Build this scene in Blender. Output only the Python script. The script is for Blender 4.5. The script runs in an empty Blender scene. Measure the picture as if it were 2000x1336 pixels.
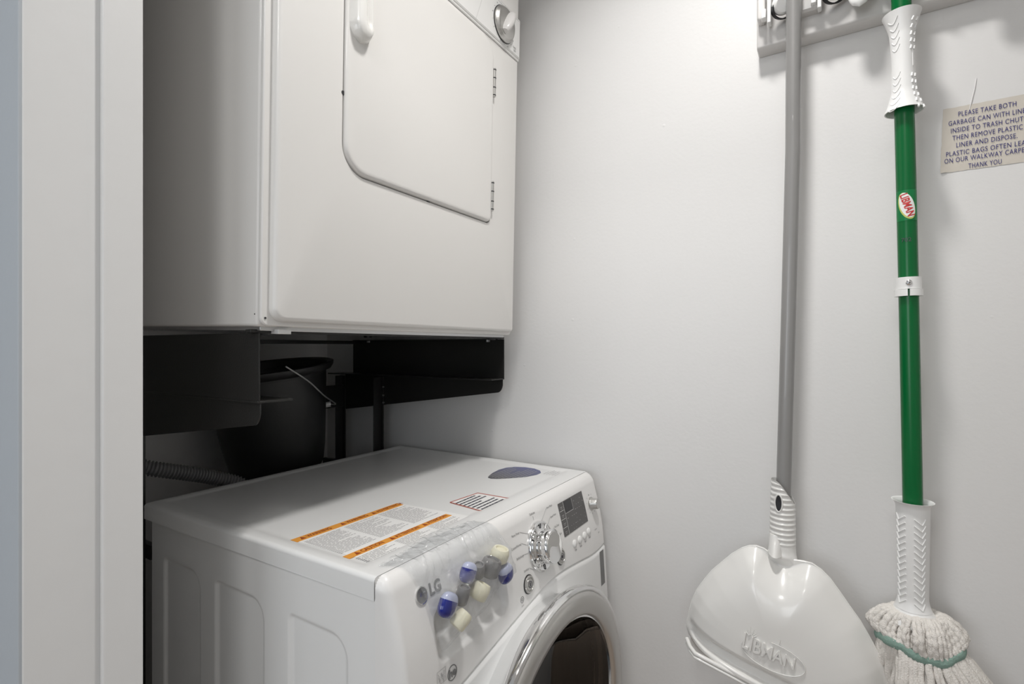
import bpy, math, random
from mathutils import Vector, Matrix
random.seed(7)
PI = math.pi
sc = bpy.context.scene
COL = sc.collection

# ------------------------------------------------------------------ camera, light, exposure
CZ = 1.285
cam = bpy.data.cameras.new('camera'); co = bpy.data.objects.new('camera', cam); COL.objects.link(co)
cam.sensor_width = 36; cam.lens = 18.07; cam.shift_y = 0.005; cam.clip_start = 0.02
co.location = (0, 0, CZ)
co.rotation_euler = (PI/2, 0, math.atan2(0.530, 0.848) - PI/2)
sc.camera = co
w = bpy.data.worlds.new('world'); sc.world = w; w.use_nodes = True
w.node_tree.nodes['Background'].inputs[0].default_value = (0.9, 0.95, 1, 1)
w.node_tree.nodes['Background'].inputs[1].default_value = 0.15
sc.view_settings.view_transform = 'Standard'; sc.view_settings.look = 'None'
sc.view_settings.gamma = 1; sc.view_settings.use_curve_mapping = False
sc.view_settings.exposure = 0.09

def area(name, loc, size, power, color, rot=(0, 0, 0), shape='DISK', sy=None):
    l = bpy.data.lights.new(name, 'AREA'); l.shape = shape; l.size = size
    if sy: l.size_y = sy
    l.energy = power; l.color = color
    o = bpy.data.objects.new(name, l); COL.objects.link(o); o.location = loc; o.rotation_euler = rot
    return o
LAMP = (0.64, 0.15, 2.59)
area('closet_lamp_light', LAMP, 0.15, 7.0, (1, 0.98, 0.955)).data.spread = math.radians(125)
area('hall_top_fill', (-0.9, 0.1, 2.585), 0.5, 8.5, (1.0, 0.98, 0.95))  # added overhead fill, reaches the jamb and closet through the doorway
# cool fill added from the unseen hall side; no real window there
area('hall_side_fill', (-2.3, -0.9, 1.5), 1.2, 9.0, (0.90, 0.95, 1.0), (0, -PI/2, 0), 'RECTANGLE', 1.3)
area('hall_side_fill', (-2.3, 0.9, 1.5), 1.2, 16.0, (0.92, 0.96, 1.0), (0, -PI/2, -0.3), 'RECTANGLE', 1.3)

# ------------------------------------------------------------------ materials
def mat(name, col, rough=0.5, metal=0.0, bump=0.0, bscale=60, coat=0.0, spec=0.5, **k):
    m = bpy.data.materials.new(name); m.use_nodes = True
    nt = m.node_tree; b = nt.nodes['Principled BSDF']
    b.inputs['Base Color'].default_value = (*col, 1); b.inputs['Roughness'].default_value = rough
    b.inputs['Metallic'].default_value = metal; b.inputs['Coat Weight'].default_value = coat
    b.inputs['Specular IOR Level'].default_value = spec
    for kk, v in k.items(): b.inputs[kk].default_value = v
    if bump:
        tc = nt.nodes.new('ShaderNodeTexCoord'); n = nt.nodes.new('ShaderNodeTexNoise'); bp = nt.nodes.new('ShaderNodeBump')
        n.inputs['Scale'].default_value = bscale; n.inputs['Detail'].default_value = 4
        bp.inputs['Strength'].default_value = bump; bp.inputs['Distance'].default_value = 0.002
        nt.links.new(tc.outputs['Object'], n.inputs['Vector']); nt.links.new(n.outputs['Fac'], bp.inputs['Height'])
        nt.links.new(bp.outputs['Normal'], b.inputs['Normal'])
    return m
def wallmat(name, c1, c2, bump=0.35):
    """painted wall: faint mottled tone, roller stipple and a few paint bumps"""
    m = mat(name, c1, 0.42); nt = m.node_tree; b = nt.nodes['Principled BSDF']
    tc = nt.nodes.new('ShaderNodeTexCoord')
    n = nt.nodes.new('ShaderNodeTexNoise'); n.inputs['Scale'].default_value = 3; n.inputs['Detail'].default_value = 3
    mx = nt.nodes.new('ShaderNodeMix'); mx.data_type = 'RGBA'
    mx.inputs[6].default_value = (*c1, 1); mx.inputs[7].default_value = (*c2, 1)
    nt.links.new(tc.outputs['Object'], n.inputs['Vector']); nt.links.new(n.outputs['Fac'], mx.inputs[0])
    nt.links.new(mx.outputs[2], b.inputs['Base Color'])
    f = nt.nodes.new('ShaderNodeTexNoise'); f.inputs['Scale'].default_value = 130; f.inputs['Detail'].default_value = 3
    v = nt.nodes.new('ShaderNodeTexVoronoi'); v.inputs['Scale'].default_value = 11
    r = nt.nodes.new('ShaderNodeMapRange'); r.inputs[1].default_value = 0.0; r.inputs[2].default_value = 0.045
    r.inputs[3].default_value = 3.0; r.inputs[4].default_value = 0.0
    l = nt.nodes.new('ShaderNodeTexNoise'); l.inputs['Scale'].default_value = 7
    ad = nt.nodes.new('ShaderNodeMath'); ad2 = nt.nodes.new('ShaderNodeMath'); ad2.operation = 'MULTIPLY_ADD'; ad2.inputs[1].default_value = 2.0
    for q in (f, v, l): nt.links.new(tc.outputs['Object'], q.inputs['Vector'])
    nt.links.new(v.outputs['Distance'], r.inputs[0]); nt.links.new(r.outputs[0], ad.inputs[0]); nt.links.new(f.outputs['Fac'], ad.inputs[1])
    nt.links.new(l.outputs['Fac'], ad2.inputs[0]); nt.links.new(ad.outputs[0], ad2.inputs[2])
    bp = nt.nodes.new('ShaderNodeBump'); bp.inputs['Strength'].default_value = bump; bp.inputs['Distance'].default_value = 0.0006
    nt.links.new(ad2.outputs[0], bp.inputs['Height']); nt.links.new(bp.outputs['Normal'], b.inputs['Normal'])
    return m
M = {}
M['wall'] = wallmat('wall_paint', (0.785, 0.777, 0.768), (0.765, 0.757, 0.748))
M['hall'] = wallmat('hall_paint', (0.48, 0.51, 0.54), (0.46, 0.49, 0.52))
M['trim'] = mat('trim_paint', (0.78, 0.775, 0.765), 0.3, bump=0.25, bscale=25)
M['ceil'] = mat('ceiling_paint', (0.82, 0.82, 0.81), 0.8, bump=0.3, bscale=90)
M['floor'] = mat('floor_vinyl', (0.42, 0.33, 0.26), 0.4, bump=0.1, bscale=30)
M['enamel'] = mat('white_enamel', (0.80, 0.80, 0.79), 0.32, coat=0.25)
M['enamel_d'] = mat('dryer_enamel', (0.79, 0.775, 0.75), 0.36, coat=0.2)
M['plastic'] = mat('white_plastic', (0.82, 0.815, 0.80), 0.3)
M['panel'] = mat('control_panel_plastic', (0.80, 0.79, 0.775), 0.34)
M['handle'] = mat('handle_plastic', (0.84, 0.83, 0.80), 0.22, coat=0.4)
M['black'] = mat('black_powder_coat', (0.021, 0.0205, 0.0195), 0.34, bump=0.15, bscale=400, spec=0.35)
M['bucket'] = mat('black_bucket_plastic', (0.016, 0.0155, 0.0155), 0.42, bump=0.1, bscale=200)
M['chrome'] = mat('chrome', (0.86, 0.86, 0.86), 0.10, 1.0)
M['satin'] = mat('satin_silver', (0.56, 0.55, 0.53), 0.30, 0.85)
M['steel'] = mat('galvanised_steel', (0.6, 0.6, 0.6), 0.35, 1.0, bump=0.2, bscale=150)
M['wire'] = mat('wire_steel', (0.75, 0.75, 0.74), 0.3, 0.8)
M['dark'] = mat('dark_plastic', (0.03, 0.03, 0.032), 0.4)
M['rubber'] = mat('black_rubber', (0.02, 0.02, 0.022), 0.6)
M['gasket'] = mat('grey_gasket', (0.10, 0.10, 0.105), 0.5)
M['display'] = mat('display_grey', (0.085, 0.082, 0.08), 0.3)
M['ink'] = mat('grey_ink', (0.20, 0.20, 0.20), 0.6)
M['inkd'] = mat('dark_ink', (0.07, 0.07, 0.09), 0.6)
M['inkl'] = mat('light_ink', (0.42, 0.41, 0.41), 0.6)
M['line'] = mat('light_print', (0.62, 0.62, 0.61), 0.5)
M['paper'] = mat('white_label', (0.84, 0.835, 0.82), 0.4)
M['orange'] = mat('orange_label', (0.75, 0.33, 0.06), 0.45)
M['rust'] = mat('warning_ink', (0.33, 0.07, 0.02), 0.5)
M['redline'] = mat('red_border_ink', (0.40, 0.12, 0.09), 0.5)
M['navy'] = mat('navy_ink', (0.03, 0.03, 0.18), 0.6)
M['sheet'] = mat('aged_paper', (0.64, 0.595, 0.53), 0.7, bump=0.25, bscale=18)
M['green'] = mat('green_painted_steel', (0.0, 0.125, 0.030), 0.25, spec=0.35, bump=0.03, bscale=40)
M['grey_pole'] = mat('grey_painted_steel', (0.27, 0.265, 0.26), 0.3, coat=0.3)
M['mopplastic'] = mat('mop_white_plastic', (0.86, 0.86, 0.85), 0.32)
M['pan'] = mat('dustpan_plastic', (0.80, 0.79, 0.765), 0.24, coat=0.3)
M['holder'] = mat('holder_plastic', (0.66, 0.645, 0.63), 0.3)
M['yarn'] = mat('cotton_yarn', (0.80, 0.765, 0.72), 0.95, bump=0.9, bscale=500, spec=0.1)
M['band'] = mat('green_cloth_band', (0.24, 0.36, 0.31), 0.85, bump=0.6, bscale=300)
M['red'] = mat('red_print', (0.55, 0.03, 0.03), 0.4)
M['whitep'] = mat('white_print', (0.85, 0.85, 0.83), 0.4)
M['gold'] = mat('pale_yellow_print', (0.55, 0.60, 0.15), 0.4)
M['greenp'] = mat('light_green_print', (0.006, 0.19, 0.055), 0.3, spec=0.35)
M['blue'] = mat('blue_gel', (0.010, 0.018, 0.20), 0.15, coat=0.7)
M['clearw'] = mat('milky_film', (0.42, 0.45, 0.60), 0.2, coat=0.6)
M['greyp'] = mat('grey_rubber_plastic', (0.17, 0.165, 0.165), 0.45)
M['cream'] = mat('cream_plastic', (0.80, 0.76, 0.58), 0.4)
M['hose'] = mat('grey_hose', (0.21, 0.21, 0.21), 0.45)
M['badge'] = mat('badge_grey', (0.18, 0.18, 0.185), 0.35)
def bluegrad():
    m = mat('slate_sticker', (0.13, 0.13, 0.14), 0.35); nt = m.node_tree
    tc = nt.nodes.new('ShaderNodeTexCoord'); s = nt.nodes.new('ShaderNodeSeparateXYZ'); r = nt.nodes.new('ShaderNodeValToRGB')
    mr = nt.nodes.new('ShaderNodeMapRange'); mr.inputs[1].default_value = 1.0; mr.inputs[2].default_value = 1.12
    nt.links.new(tc.outputs['Object'], s.inputs[0]); nt.links.new(s.outputs[0], mr.inputs[0]); nt.links.new(mr.outputs[0], r.inputs[0])
    r.color_ramp.elements[0].color = (0.09, 0.09, 0.10, 1); r.color_ramp.elements[1].color = (0.10, 0.11, 0.26, 1)
    nt.links.new(r.outputs[0], nt.nodes['Principled BSDF'].inputs['Base Color']); return m
M['slate'] = bluegrad()
def glassmat(name, col, fac, rough=0.02, gr_=0.7):
    """smoked glass: clear tinted transmission under a glossy coat"""
    m = bpy.data.materials.new(name); m.use_nodes = True; nt = m.node_tree; nt.nodes.clear()
    o = nt.nodes.new('ShaderNodeOutputMaterial'); t = nt.nodes.new('ShaderNodeBsdfTransparent'); g = nt.nodes.new('ShaderNodeBsdfGlossy')
    t.inputs[0].default_value = (*col, 1); g.inputs['Roughness'].default_value = rough; g.inputs['Color'].default_value = (0.9, 0.9, 0.9, 1)
    f = nt.nodes.new('ShaderNodeLayerWeight'); f.inputs[0].default_value = 0.5
    pw = nt.nodes.new('ShaderNodeMath'); pw.operation = 'POWER'; pw.inputs[1].default_value = 3.5; ma = nt.nodes.new('ShaderNodeMath'); ma.operation = 'MULTIPLY_ADD'; ma.inputs[1].default_value = gr_; ma.inputs[2].default_value = fac
    nt.links.new(f.outputs['Facing'], pw.inputs[0]); nt.links.new(pw.outputs[0], ma.inputs[0])
    mx = nt.nodes.new('ShaderNodeMixShader'); nt.links.new(ma.outputs[0], mx.inputs[0]); nt.links.new(t.outputs[0], mx.inputs[1]); nt.links.new(g.outputs[0], mx.inputs[2])
    nt.links.new(mx.outputs[0], o.inputs[0]); return m, nt, f, g, mx
M['glass'] = glassmat('smoked_glass', (0.16, 0.15, 0.14), 0.05)[0]
bm_, nt_, f_, g_, mx_ = glassmat('clear_film', (0.975, 0.98, 0.985), 0.06, 0.07, 0.45)
d_ = nt_.nodes.new('ShaderNodeBsdfDiffuse'); d_.inputs[0].default_value = (0.9, 0.9, 0.9, 1); mx2 = nt_.nodes.new('ShaderNodeMixShader'); mx2.inputs[0].default_value = 0.05
nt_.links.new(mx_.outputs[0], mx2.inputs[1]); nt_.links.new(d_.outputs[0], mx2.inputs[2]); nt_.links.new(mx2.outputs[0], nt_.nodes['Material Output'].inputs[0])
n_ = nt_.nodes.new('ShaderNodeTexNoise'); n_.inputs['Scale'].default_value = 45; n_.inputs['Detail'].default_value = 6; n_.inputs['Distortion'].default_value = 1.5
b_ = nt_.nodes.new('ShaderNodeBump'); b_.inputs['Strength'].default_value = 0.8; b_.inputs['Distance'].default_value = 0.006
tc_ = nt_.nodes.new('ShaderNodeTexCoord'); nt_.links.new(tc_.outputs['Object'], n_.inputs['Vector']); nt_.links.new(n_.outputs['Fac'], b_.inputs['Height'])
for q in (f_, g_, d_): nt_.links.new(b_.outputs['Normal'], q.inputs['Normal'])
M['film'] = bm_
m_ = bpy.data.materials.new('lamp_diffuser'); m_.use_nodes = True
m_.node_tree.nodes['Principled BSDF'].inputs['Emission Color'].default_value = (1, 0.98, 0.95, 1)
m_.node_tree.nodes['Principled BSDF'].inputs['Emission Strength'].default_value = 2; M['lamp'] = m_

# ------------------------------------------------------------------ mesh helpers
class MB:
    def __init__(s): s.v = []; s.f = []
    def add(s, vs, fs):
        k = len(s.v); s.v += [tuple(p) for p in vs]; s.f += [tuple(i + k for i in f) for f in fs]; return s
    def box(s, x0, x1, y0, y1, z0, z1, T=None):
        vs = [Vector((x, y, z)) for x in (x0, x1) for y in (y0, y1) for z in (z0, z1)]
        if T is not None: vs = [T @ p for p in vs]
        return s.add(vs, [(0, 1, 3, 2), (4, 6, 7, 5), (0, 4, 5, 1), (2, 3, 7, 6), (0, 2, 6, 4), (1, 5, 7, 3)])
    def loft(s, rings, closed=True, cap0=True, cap1=True):
        n = len(rings[0]); vs = [p for r in rings for p in r]; fs = []
        for i in range(len(rings) - 1):
            for j in range(n if closed else n - 1):
                a, b = i*n + j, i*n + (j + 1) % n
                fs.append((a, b, b + n, a + n))
        if cap0: fs.append(tuple(range(n))[::-1])
        if cap1: fs.append(tuple(range((len(rings) - 1)*n, len(rings)*n)))
        return s.add(vs, fs)
    def tube(s, pts, r, n=12, cap=True):
        pts = [Vector(p) for p in pts]; R = r if isinstance(r, (list, tuple)) else [r]*len(pts)
        rings = []; up = None
        for i, p in enumerate(pts):
            t = (pts[min(i + 1, len(pts) - 1)] - pts[max(i - 1, 0)]).normalized()
            if up is None: up = t.orthogonal().normalized()
            up = (up - t*up.dot(t)).normalized(); b = t.cross(up)
            rings.append([p + (up*math.cos(2*PI*k/n) + b*math.sin(2*PI*k/n))*R[i] for k in range(n)])
        return s.loft(rings, True, cap, cap)
    def lathe(s, prof, org, axis, n=64, cap=False):
        """prof = (radius, distance along axis)"""
        ax = Vector(axis).normalized(); u = ax.orthogonal().normalized(); v = ax.cross(u); org = Vector(org)
        rings = [[org + ax*h + (u*math.cos(2*PI*k/n) + v*math.sin(2*PI*k/n))*max(r, 1e-5) for k in range(n)] for r, h in prof]
        return s.loft(rings, True, cap, cap)
    def grid(s, P, nu, nv):
        k = len(s.v); s.v += [tuple(P(i/nu, j/nv)) for j in range(nv + 1) for i in range(nu + 1)]
        s.f += [(k + j*(nu+1) + i, k + j*(nu+1) + i + 1, k + (j+1)*(nu+1) + i + 1, k + (j+1)*(nu+1) + i) for j in range(nv) for i in range(nu)]
        return s
    def prism(s, poly, f0, f1):
        n = len(poly)
        return s.loft([[f0(p) for p in poly], [f1(p) for p in poly]])
    def build(s, name, m, parent=None, smooth=True, bevel=0, seg=2, solid=0, angle=40):
        me = bpy.data.meshes.new(name); me.from_pydata(s.v, [], s.f); me.update()
        import bmesh
        b = bmesh.new(); b.from_mesh(me); bmesh.ops.recalc_face_normals(b, faces=b.faces); b.to_mesh(me); b.free()
        o = bpy.data.objects.new(name, me); COL.objects.link(o); me.materials.append(m)
        if smooth:
            for p in me.polygons: p.use_smooth = True
            try: me.set_sharp_from_angle(angle=math.radians(angle))
            except Exception: pass
        if solid:
            q = o.modifiers.new('solid', 'SOLIDIFY'); q.thickness = solid; q.offset = 0
        if bevel:
            q = o.modifiers.new('bevel', 'BEVEL'); q.width = bevel; q.segments = seg; q.limit_method = 'ANGLE'; q.angle_limit = math.radians(40)
        if parent:
            o.parent = parent; o.matrix_parent_inverse = Matrix.Translation(-Vector(parent.location)) if parent.type == 'EMPTY' and parent.rotation_euler.x == 0 else Matrix()
        return o
def thing(name, label, cat, loc, group=None, rot=None):
    o = bpy.data.objects.new(name, None); COL.objects.link(o); o.location = loc; o.empty_display_size = 0.05
    if rot: o.rotation_euler = rot
    o['label'] = label; o['category'] = cat
    if group: o['group'] = group
    return o
def tag(o, label, cat, group=None):
    o['label'] = label; o['category'] = cat
    if group: o['group'] = group
    return o
def struct(name, mb, m, **k):
    o = mb.build(name, m, None, smooth=False, **k); o['kind'] = 'structure'; return o
def rrect(x0, x1, y0, y1, rs, n=10):
    """rounded rectangle, rs = radii at (x0,y0),(x1,y0),(x1,y1),(x0,y1)"""
    if not isinstance(rs, (list, tuple)): rs = [rs]*4
    out = []
    for (cx, cy, sx, sy, r, a0) in ((x0, y0, 1, 1, rs[0], PI), (x1, y0, -1, 1, rs[1], 1.5*PI), (x1, y1, -1, -1, rs[2], 0), (x0, y1, 1, -1, rs[3], PI/2)):
        for k in range(n + 1):
            a = a0 + PI/2*k/n; out.append((cx + sx*r + r*math.cos(a), cy + sy*r + r*math.sin(a)))
    return out
def interp(x, xs, ys):
    if x <= xs[0]: return ys[0]
    for i in range(len(xs) - 1):
        if x <= xs[i+1]: return ys[i] + (ys[i+1] - ys[i])*(x - xs[i])/(xs[i+1] - xs[i])
    return ys[-1]
def sstep(a, b, x):
    t = min(1, max(0, (x - a)/(b - a))); return t*t*(3 - 2*t)
def text(name, s, size, f, m, parent, align='CENTER', off=0.0, spacing=1.0, sub=0, thick=0.0, xs=1.0):
    """lettering as a mesh, its flat (u, v) mapped onto a surface by f(u, v, d)"""
    c = bpy.data.curves.new('t', 'FONT'); c.body = s; c.size = size; c.align_x = align; c.align_y = 'CENTER'
    c.offset = off; c.space_character = spacing; c.resolution_u = 3; c.extrude = thick
    t = bpy.data.objects.new('t', c); COL.objects.link(t)
    dg = bpy.context.evaluated_depsgraph_get(); me = bpy.data.meshes.new_from_object(t.evaluated_get(dg))
    bpy.data.objects.remove(t)
    import bmesh
    if sub:
        b = bmesh.new(); b.from_mesh(me); bmesh.ops.triangulate(b, faces=b.faces)
        bmesh.ops.subdivide_edges(b, edges=b.edges, cuts=sub); b.to_mesh(me); b.free()
    for v in me.vertices: v.co = f(v.co.x*xs, v.co.y, v.co.z)
    me.materials.clear(); me.materials.append(m); me.name = name
    o = bpy.data.objects.new(name, me); COL.objects.link(o)
    if parent: o.parent = parent; o.matrix_parent_inverse = Matrix.Translation(-Vector(parent.location)) if parent.type == 'EMPTY' and parent.rotation_euler.x == 0 else Matrix()
    return o
def sub_to(o, p):
    """make o a child of part p (all parts keep world-coordinate meshes relative to their thing)"""
    o.parent = p; o.matrix_parent_inverse = Matrix(); return o

# ------------------------------------------------------------------ the setting
XW, YB = 1.185, 1.504
Xj0, Xj1, Yj, Y2 = 0.189, 0.305, 0.75, -0.16
HC = 2.6
struct('floor', MB().box(-2.6, XW + 0.1, -1.6, YB + 0.1, -0.05, 0), M['floor'])
struct('ceiling', MB().box(-2.6, XW + 0.1, -1.6, YB + 0.1, HC, HC + 0.05), M['ceil'])
struct('wall_right', MB().box(XW, XW + 0.1, -0.8, YB + 0.1, 0, HC), M['wall'])
struct('wall_back', MB().box(0.19, XW, YB, YB + 0.1, 0, HC), M['wall'])
struct('wall_front', MB().box(0.19, XW, -0.8, -0.7, 0, HC), M['wall'])
wl = MB(); wl.box(0.201, 0.305, Yj + 0.016, YB, 0, HC); wl.box(0.201, 0.305, -0.7, Y2 - 0.016, 0, HC); wl.box(0.201, 0.305, Y2 - 0.016, Yj + 0.016, 2.1, HC)
struct('wall_left', wl, M['wall'])
struct('wall_hall', MB().box(-2.6, -2.5, -1.6, 1.7, 0, HC).box(-2.5, 0.19, 1.6, 1.7, 0, HC).box(-2.5, 0.19, -1.6, -1.5, 0, HC), M['hall'])
# door frame: jamb board with its stop, on both sides and over the top
def jamb(y, s):
    m = MB(); a, b = sorted((y, y + s*0.016)); m.box(Xj0 + 0.003, Xj1, a, b, 0, 2.1)
    return m
j = jamb(Yj, 1); st = MB().box(0.262, Xj1 - 0.0, Yj - 0.0085, Yj, 0, 2.085)
jo = struct('trim_1', j, M['trim'], bevel=0.0015)
so = struct('trim_2', st, M['trim'], bevel=0.002, seg=3)
struct('trim_3', jamb(Y2, -1), M['trim'], bevel=0.0015)
struct('trim_4', MB().box(Xj0 + 0.003, Xj1, Y2, Yj, 2.085, 2.1), M['trim'], bevel=0.0015)
hw = MB(); hw.box(0.189, 0.201, Yj + 0.001, 1.6, 0, HC); hw.box(0.189, 0.201, -1.5, Y2 - 0.016, 0, HC); hw.box(0.189, 0.201, Y2 - 0.016, Yj + 0.001, 2.1, HC)
struct('wall_hall_side', hw, M['hall'], bevel=0.001)
struct('baseboard_right', MB().box(XW - 0.012, XW, -0.7, YB, 0, 0.09), M['trim'], bevel=0.003)
struct('baseboard_back', MB().box(0.305, XW - 0.012, YB - 0.012, YB, 0, 0.09), M['trim'], bevel=0.003)
# lamps
def ceiling_lamp(x, y, r, lab):
    t = thing('ceiling_light', lab, 'ceiling light', (x, y, HC))
    MB().lathe([(0, 0), (r, 0), (r, -0.008), (0, -0.008)], (x, y, HC), (0, 0, 1), 48).build('base', M['plastic'], t)
    MB().lathe([(r - 0.006, 0), (r - 0.006, -0.0015), (0, -0.0015)], (x, y, HC - 0.008), (0, 0, 1), 48).build('diffuser', M['lamp'], t)
ceiling_lamp(LAMP[0], LAMP[1], 0.10, 'flat round ceiling light above the laundry closet')
ceiling_lamp(-0.9, 0.1, 0.27, 'large flat round ceiling light added in the unseen hall for fill')  # made-up fixture to go with the added hall fill

# ------------------------------------------------------------------ washing machine
WX0, WX1, WY0, WY1, WZ = 0.475, 1.161, 0.508, 1.122, 0.983
W = thing('washing_machine', 'white front-loading washing machine standing below the dryer', 'washing machine', ((WX0+WX1)/2, 0.80, 0))
ZS = [0, .60, .70, .80, .85, .885, .92, .96, .983]; YS = [.45, .45, .452, .458, .462, .467, .475, .486, .4925]
def yface(z):
    # smoothed profile of the bulging front
    return (interp(z - 0.012, ZS, YS) + 2*interp(z, ZS, YS) + interp(z + 0.012, ZS, YS))/4
RX, RZ = 0.016, 0.020
def front_y(x, z):
    d = min(x - WX0, WX1 - x)
    qx = max(0, 1 - d/RX); qz = max(0, 1 - (WZ - z)/RZ)
    q = min(1, math.hypot(qx, qz)); y = yface(z)
    return y + (WY0 - y)*(1 - math.sqrt(max(0, 1 - q*q)))
ARX = [WX0, .530, .598, .672, .771, .870, .925, 1.003, 1.086, 1.128, WX1]; ARZ = [.776, .784, .794, .806, .822, .835, .835, .826, .815, .817, .822]
def arch(x):
    return sum(interp(x + d, ARX, ARZ) for d in (-.03, -.015, 0, .015, .03))/5
def edgepos(t, r=0.05):
    """parameter with dense samples near both ends"""
    return 0.5 - 0.5*math.cos(PI*t) if False else t + 0.0
xsamp = []
for k in range(9): xsamp.append(WX0 + RX*(1 - math.cos(PI/2*k/8)) if k else WX0)
n_mid = 230
xs_ = xsamp + [WX0 + RX + (WX1 - WX0 - 2*RX)*(k + 1)/n_mid for k in range(n_mid - 1)] + [WX1 - (p - WX0) for p in xsamp[::-1]]
def recess(x, z):
    """scooped grip of the detergent drawer"""
    x0, x1, z0, z1, r = 0.549, 0.731, 0.842, 0.915, 0.016
    dx = max(x0 + r - x, x - x1 + r, 0); dz = max(z0 + r - z, z - z1 + r, 0)
    sd = math.hypot(dx, dz) - r
    if sd > 0: return 0
    inside = sstep(0, 0.010, -sd)
    return inside*(0.008 + 0.024*sstep(z0, z1, z))
cp = MB(); nz = 120; rows = []
for j2 in range(nz + 1):
    v = j2/nz; row = []
    for x in xs_:
        z0 = arch(x)
        vv = v if v < 0.8 else 0.8 + 0.2*math.sin(PI/2*(v - 0.8)/0.2)
        z = z0 + (WZ - z0)*vv
        y = front_y(x, z) + recess(x, z) + 0.004*(1 - sstep(0, 0.0022, z - z0))
        row.append((x, min(y, WY0 + 0.002), z))
    rows.append(row)
cp.loft(rows, False, False, False)
control = cp.build('control_panel', M['panel'], W, angle=60)
DC = (0.820, 0.552)   # door centre x, z
lp = MB(); rows = []; nz = 150
for j2 in range(nz + 1):
    row = []
    for x in xs_:
        z1 = arch(x); z = 0.03 + (z1 - 0.03)*(j2/nz)
        y = front_y(x, z) - 0.0016 + 0.0055*(1 - sstep(0, 0.0020, z1 - z))
        row.append((x, min(y, WY0 + 0.002), z))
    rows.append(row)
lp.loft(rows, False, False, False)
lp.f = [f for f in lp.f if math.hypot(lp.v[f[0]][0] - DC[0], lp.v[f[0]][2] - DC[1]) > 0.243]
lp.build('front_panel', M['enamel'], W, angle=60)
# cabinet: left side with three pressed panels, plain right side, back and bottom
PAN = [(0.944, 1.076, .889), (0.755, 0.897, .889), (0.562, 0.694, .888)]
def press(y, z):
    d = 0
    for y0, y1, zt in PAN:
        r0, r1 = 0.036, 0.012
        z0 = 0.10
        # rounded at front top (y0) strongly, at back top slightly
        r = r0 if y < (y0 + y1)/2 else r1
        dy = max(y0 + r - y, y - y1 + r, 0) if True else 0
        if y < (y0 + y1)/2: dy = max(y0 + r - y, 0)
        else: dy = max(y - y1 + r, 0)
        dz = max(z - zt + r, z0 + r - z, 0)
        sd = math.hypot(dy, dz) - r
        d = max(d, 0.0045*sstep(0.0, 0.007, -sd))
    return d
cb = MB()
ys_ = [WY0 + (WY1 - WY0)*i/200 for i in range(201)]
zs_ = [0.03 + (0.80 - 0.03)*i/12 for i in range(12)] + [0.80 + (0.954 - 0.80)*i/60 for i in range(61)]
cb.loft([[(WX0 + 0.001 + press(y, z), y, z) for y in ys_] for z in zs_], False, False, False)
cb.add([(WX1, WY0, .03), (WX1, WY1, .03), (WX1, WY1, .954), (WX1, WY0, .954)], [(0, 1, 2, 3)])
cb.add([(WX0+.001, WY1, .03), (WX1, WY1, .03), (WX1, WY1, .954), (WX0+.001, WY1, .954)], [(0, 1, 2, 3)])
cb.add([(WX0+.001, WY0, .03), (WX1, WY0, .03), (WX1, WY1, .03), (WX0+.001, WY1, .03)], [(0, 1, 2, 3)])
cb.build('cabinet', M['enamel'], W, angle=60)
for sx in (WX0 + .05, WX1 - .05):
    for sy in (WY0 + .03, WY1 - .05):
        MB().lathe([(0, 0), (.022, 0), (.022, .012), (.012, .016), (.012, .03)], (sx, sy, 0), (0, 0, 1), 20).build('foot', M['rubber'], W)
# top panel with a softly raised rim
tp = MB()
TX0, TX1, TY0, TY1 = WX0 - 0.0005, WX1, WY0 + 0.0015, 1.134
def top_z(x, y):
    d = min(x - TX0, TX1 - x, TY1 - y)
    e = min(d, y - TY0 + 0.02)
    z = WZ - 0.0028*sstep(0.016, 0.030, d if y > 0.56 else min(d, 0.5*(y - 0.508) + 0.0)) 
    dd = min(x - TX0, TX1 - x, TY1 - y)
    q = max(0, 1 - dd/0.007); z -= 0.007*(1 - math.sqrt(max(0, 1 - q*q)))
    return z
def dens(a, b, n):
    out = [a + 0.007*(1 - math.cos(PI/2*k/6)) for k in range(7)]; out += [a + 0.007 + (b - a - 0.014)*k/n for k in range(1, n)]
    return out + [b - 0.007*(1 - math.cos(PI/2*k/6)) for k in range(6, -1, -1)]
gx = dens(TX0, TX1, 120); gy = [TY0] + [TY0 + (TY1 - 0.007 - TY0)*k/110 for k in range(1, 110)] + [TY1 - 0.007*(1 - math.cos(PI/2*k/6)) for k in range(6, -1, -1)]
# the top overhangs slightly more towards its rear left corner
ov = lambda x, y: x - 0.007*sstep(0.51, 1.13, y)*max(0, 1 - (x - TX0)/0.03)
rowsT = [[(ov(x, y), y, top_z(x, y)) for x in gx] for y in gy]
tp.loft(rowsT, False, False, False)
lowL = [(ov(TX0, y), y, 0.952) for y in gy]; tp.loft([lowL, [(ov(TX0, y), y, top_z(TX0, y)) for y in gy]], False, False, False)
tp.loft([[(TX1, y, 0.952) for y in gy], [(TX1, y, top_z(TX1, y)) for y in gy]], False, False, False)
tp.loft([[(ov(x, TY1), TY1, 0.952) for x in gx], [(ov(x, TY1), TY1, top_z(x, TY1)) for x in gx]], False, False, False)
tp.loft([[(x, TY0, 0.952) for x in gx], [(x, TY0, top_z(x, TY0)) for x in gx]], False, False, False)
tp.add([(ov(TX0, TY0), TY0, .952), (TX1, TY0, .952), (TX1, TY1, .952), (ov(TX0, TY1), TY1, .952)], [(0, 1, 2, 3)])
import bmesh
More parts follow.
